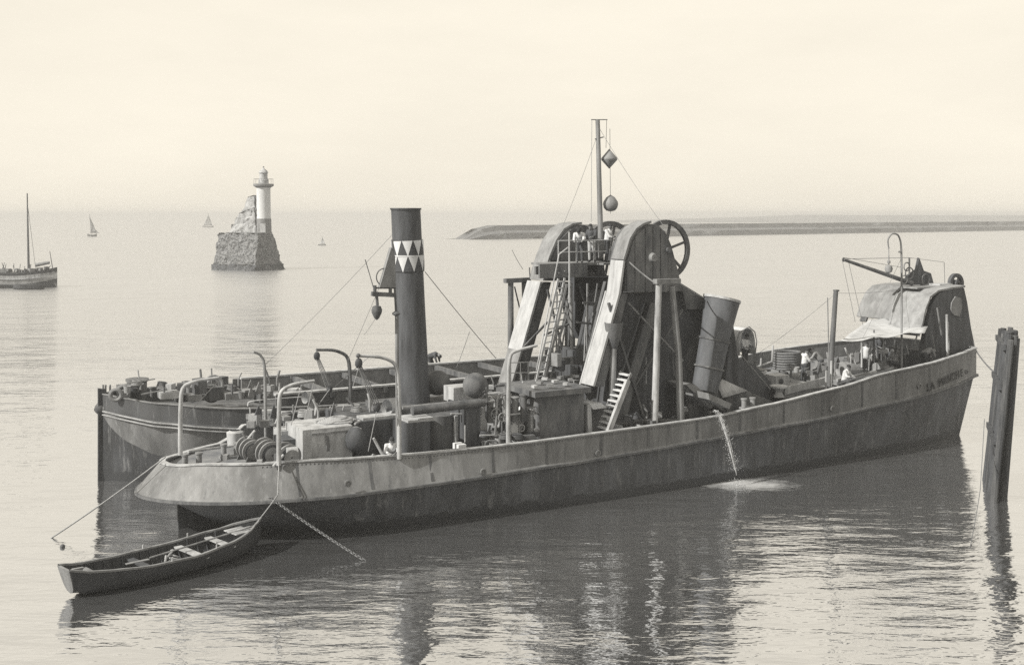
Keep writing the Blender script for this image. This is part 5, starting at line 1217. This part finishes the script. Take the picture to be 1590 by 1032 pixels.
def person(label, loc, rz, pose, top=SHIRT, bot=TROUS, cap=HAIR, h=1.70, group=None):
    """built facing +x; pose: dict of joint overrides in metres for a 1.70 m figure"""
    J = dict(pel=(0, 0, .92), che=(.02, 0, 1.30), nek=(.02, 0, 1.46), hed=(.05, 0, 1.585), shl=(0, .19, 1.39), shr=(0, -.19, 1.39),
             ell=(-.02, .25, 1.12), elr=(-.02, -.25, 1.12), wrl=(.10, .24, .88), wrr=(.10, -.24, .88), hil=(0, .095, .90), hir=(0, -.095, .90),
             knl=(.03, .10, .49), knr=(.03, -.10, .49), anl=(-.01, .11, .08), anr=(-.01, -.11, .08))
    J.update(pose); J = {k_: Vector(v) for k_, v in J.items()}
    e = empty('person', label, 'person', group, loc, rz); e.scale = (h/1.70,)*3
    f = Vector((1, 0, 0)); hd = J['hed']; up = (hd-J['nek']).normalized(); fwd = (f-up*f.dot(up)).normalized(); sd = up.cross(fwd)
    body = [(J['pel'], J['che'], .13, .145), (J['che'], J['nek'], .14, .06), (J['nek'], hd, .055, .06), (hd+up*.02, hd-up*.05+fwd*.03, .098, .07),
            (hd+fwd*.095-up*.005, hd+fwd*.115-up*.035, .014, .018), (hd+sd*.095, hd+sd*.10-up*.03, .018, .014), (hd-sd*.095, hd-sd*.10-up*.03, .018, .014), (hd+fwd*.07-up*.09, hd+fwd*.085-up*.075, .03, .03)]
    for s_, sgn in (('l', 1), ('r', -1)):
        sh, el, wr = J['sh'+s_], J['el'+s_], J['wr'+s_]; hi, kn, an = J['hi'+s_], J['kn'+s_], J['an'+s_]
        body += [(J['che']+Vector((0, 0, .05)), sh, .08, .06), (sh, el, .055, .042), (el, wr, .042, .028), (hi, kn, .085, .058), (kn, an, .055, .038), (an, an+Vector((.15, 0, -.045)), .042, .032)]
        d = (wr-el).normalized(); sdv = d.orthogonal().normalized(); sdv = (Vector((0, 1, 0))-d*d.y).normalized() if abs(d.y) < .9 else sdv
        body.append((wr, wr+d*.07, .030, .036))
        for q_, ln in ((-.028, .072), (-.009, .085), (.010, .080), (.028, .062)):
            a1 = wr+d*.075+sdv*q_; a2 = a1+d*ln*.5; a3 = a2+(d+fwd*.35).normalized()*ln*.5; body += [(a1, a2, .011, .010), (a2, a3, .010, .008)]
        body.append((wr+d*.03+sdv*.03*sgn, wr+d*.075+sdv*.055*sgn, .012, .010))
    fig_mesh('body', body, SKIN, e, .013)
    sl = [(J['pel']+Vector((0, 0, .02)), J['che'], .155, .168), (J['che'], J['nek'].lerp(J['che'], .25), .165, .10)]
    tl = [(J['pel'], J['pel']+(J['che']-J['pel'])*.25, .158, .15)]
    for s_ in 'lr':
        sh, el, wr = J['sh'+s_], J['el'+s_], J['wr'+s_]; hi, kn, an = J['hi'+s_], J['kn'+s_], J['an'+s_]
        sl += [(J['che']+Vector((0, 0, .05)), sh, .10, .078), (sh, el, .075, .060), (el, el.lerp(wr, .45), .060, .052)]
        tl += [(J['pel'], hi, .13, .12), (hi, kn, .108, .080), (kn, an+(kn-an)*.12, .078, .066)]
    fig_mesh('shirt', sl, top, e, .02); fig_mesh('trousers', tl, bot, e, .02)
    fig_mesh('hat' if cap is not HAIR else 'hair', [(hd+up*.055-fwd*.01, hd+up*.07-fwd*.02, .102, .09), (hd+up*.06+fwd*(.08 if cap is not HAIR else .0), hd+up*.062+fwd*(.13 if cap is not HAIR else -.06), .03 if cap is not HAIR else .08, .02 if cap is not HAIR else .07)], cap, e, .018)
    fig_mesh('boots', [p for s_ in 'lr' for p in [(J['an'+s_]+Vector((0, 0, .04)), J['an'+s_]+Vector((0, 0, -.02)), .05, .055), (J['an'+s_]+Vector((-.03, 0, -.035)), J['an'+s_]+Vector((.17, 0, -.045)), .045, .038)]], HAIR, e, .018)
    for sgn in (-1, 1): MB().ball(hd+fwd*.092+sd*.034*sgn+up*.012, .011, 8).obj('eye', HAIR, e)
    return e
STAND = {}
LEAN = dict(pel=(-.15, 0, .90), che=(.12, 0, 1.20), nek=(.26, 0, 1.30), hed=(.36, 0, 1.37), shl=(.18, .19, 1.26), shr=(.18, -.19, 1.26), ell=(.32, .22, 1.04), elr=(.30, -.22, 1.02), wrl=(.48, .18, .98), wrr=(.46, -.18, .96), hil=(-.15, .095, .88), hir=(-.15, -.095, .88), knl=(-.02, .1, .48), knr=(-.1, -.1, .47))
WORK = dict(che=(.06, 0, 1.29), nek=(.09, 0, 1.44), hed=(.13, 0, 1.56), ell=(.14, .24, 1.16), elr=(.16, -.24, 1.14), wrl=(.38, .16, 1.12), wrr=(.36, -.14, 1.08), anl=(-.12, .11, .08), knl=(-.04, .1, .48))
SIT = dict(pel=(0, 0, .38), che=(.10, 0, .74), nek=(.16, 0, .88), hed=(.21, 0, .99), shl=(.12, .19, .82), shr=(.12, -.19, .82), ell=(.22, .24, .60), elr=(.22, -.24, .60), wrl=(.42, .10, .58), wrr=(.42, -.08, .56), hil=(0, .1, .38), hir=(0, -.1, .38), knl=(.42, .14, .50), knr=(.42, -.14, .50), anl=(.38, .13, .08), anr=(.38, -.13, .08))
BEND = dict(pel=(-.20, 0, .86), che=(.14, 0, 1.0), nek=(.28, 0, .98), hed=(.38, 0, .95), shl=(.2, .19, 1.0), shr=(.2, -.19, 1.0), ell=(.28, .22, .74), elr=(.28, -.22, .74), wrl=(.36, .14, .50), wrr=(.36, -.14, .50), hil=(-.2, .095, .84), hir=(-.2, -.095, .84), knl=(-.02, .1, .47), knr=(-.08, -.1, .47))
CROUCH = dict(SIT, pel=(0, 0, .30), hil=(0, .1, .30), hir=(0, -.1, .30), knl=(.38, .18, .45), knr=(.38, -.18, .45), anl=(.14, .13, .08), anr=(.14, -.13, .08))
def on_deck(px, py, v, z=None):
    p = S(px, py, v); 
    if z is not None: p.z = z
    return W(p)
az = lambda deg: R(deg)          # world heading, 0 = to the right, 90 = away from us
plat = S(840, 408, -.4).z
f1 = S(900, 405, .2); f1.z = plat; person('worker in pale shirt leaning over the railing at the left of the high platform', W(f1), az(-100), LEAN, SHIRT, TROUS)
f1 = S(919, 405, -.1); f1.z = plat; person('worker in dark shirt and pale trousers on the middle of the high platform', W(f1), az(-120), WORK, DSHIRT, LTROUS)
f1 = S(943, 407, .3); f1.z = plat; person('worker in white shirt beside the mast foot on the high platform', W(f1), az(-20), WORK, SHIRT, TROUS)
MB().box(Vector((f1.x+.1, -.2, plat-.06)), (1.5, 1.5, .08)).obj('platform_step', WOOD, DR)
dz0 = deck_z(S(607, 700, 3.7).x)
person('man in white clothes sitting at the near rail to the left of the lamp post', on_deck(607, 712, 3.7, dz0+.25), az(-75), SIT, SHIRT, LTROUS)
MB().box(S(606, 706, 3.75)*1.0, (.5, .4, .3)).obj('rail_bench', DARK, DR)
p_ = Sb(672, 574, -12.6); pb = W(Vector((p_.x, p_.y+9, 2.95)))
person('man in dark clothes bending on the barge behind the funnel', Vector((pb.x, pb.y, 2.45+.5)), az(-20), BEND, DSHIRT, TROUS)
dzz = lambda px, py, v: deck_z(S(px, py, v).x)
person('man in white shirt inside the hooped shelter beyond the chute', on_deck(1157, 556, .2, 4.0), az(-60), WORK, SHIRT, TROUS)
MB().box(S(1160, 575, .2)*1.0, (1.6, 1.6, .08)).obj('shelter_floor', DARK, DR).location.z = 4.0-S(1160, 575, .2).z-.04
person('man in white shirt and dark trousers standing on the fore deck by the rope coil', on_deck(1249, 592, .2, dzz(1249, 592, .2)), az(10), WORK, SHIRT, TROUS)
person('man in grey shirt bending to the right of the standing man on the fore deck', on_deck(1270, 590, -.2, dzz(1270, 590, -.2)), az(170), LEAN, MID, TROUS)
person('man crouching at the near rail just right of the leaning derrick', on_deck(1311, 606, 3.7, dzz(1311, 606, 3.7)+.35), az(-40), CROUCH, SHIRT, TROUS)
person('man in white shirt standing under the awning by its left pole', on_deck(1345, 575, 1.2, dzz(1345, 575, 1.2)+.05), az(-90), STAND, SHIRT, LTROUS)
person('man with pale cap seated under the awning beside the lamp standard', on_deck(1391, 574, 2.6, dzz(1391, 574, 2.6)+.35), az(200), SIT, MID, TROUS, CANVAS)
person('man in grey coat stooping before the bow frames', on_deck(1440, 565, 2.9, dzz(1440, 565, 2.9)+.15), az(10), BEND, MID, TROUS)
person('man in dark shirt standing in the shade under the awning', on_deck(1365, 570, .0, dzz(1365, 570, .0)), az(-80), WORK, DSHIRT, TROUS)
for px, v in ((607, 3.7), (1311, 3.7), (1391, 2.6)):
    q = S(px, 600, v); q.z = deck_z(q.x); MB().box(q+Vector((0, 0, .16)), (.7, .5, .32)).obj('deck_box', DARK, DR)

# ------------------------------------------------------------------ the sea air
hz = MB().box((0, 6800, 8.2), (18800, 14600, 18.8)); hm_ = bpy.data.materials.new('sea_haze'); hm_.use_nodes = True; t = hm_.node_tree; t.nodes.clear()
vo = t.nodes.new('ShaderNodeVolumePrincipled'); vo.inputs['Density'].default_value = 0.00072; vo.inputs['Color'].default_value = (.58, .58, .58, 1); vo.inputs['Anisotropy'].default_value = 0.0
ou = t.nodes.new('ShaderNodeOutputMaterial'); t.links.new(vo.outputs[0], ou.inputs['Volume'])
o = hz.obj('haze', hm_); o['kind'] = 'stuff'
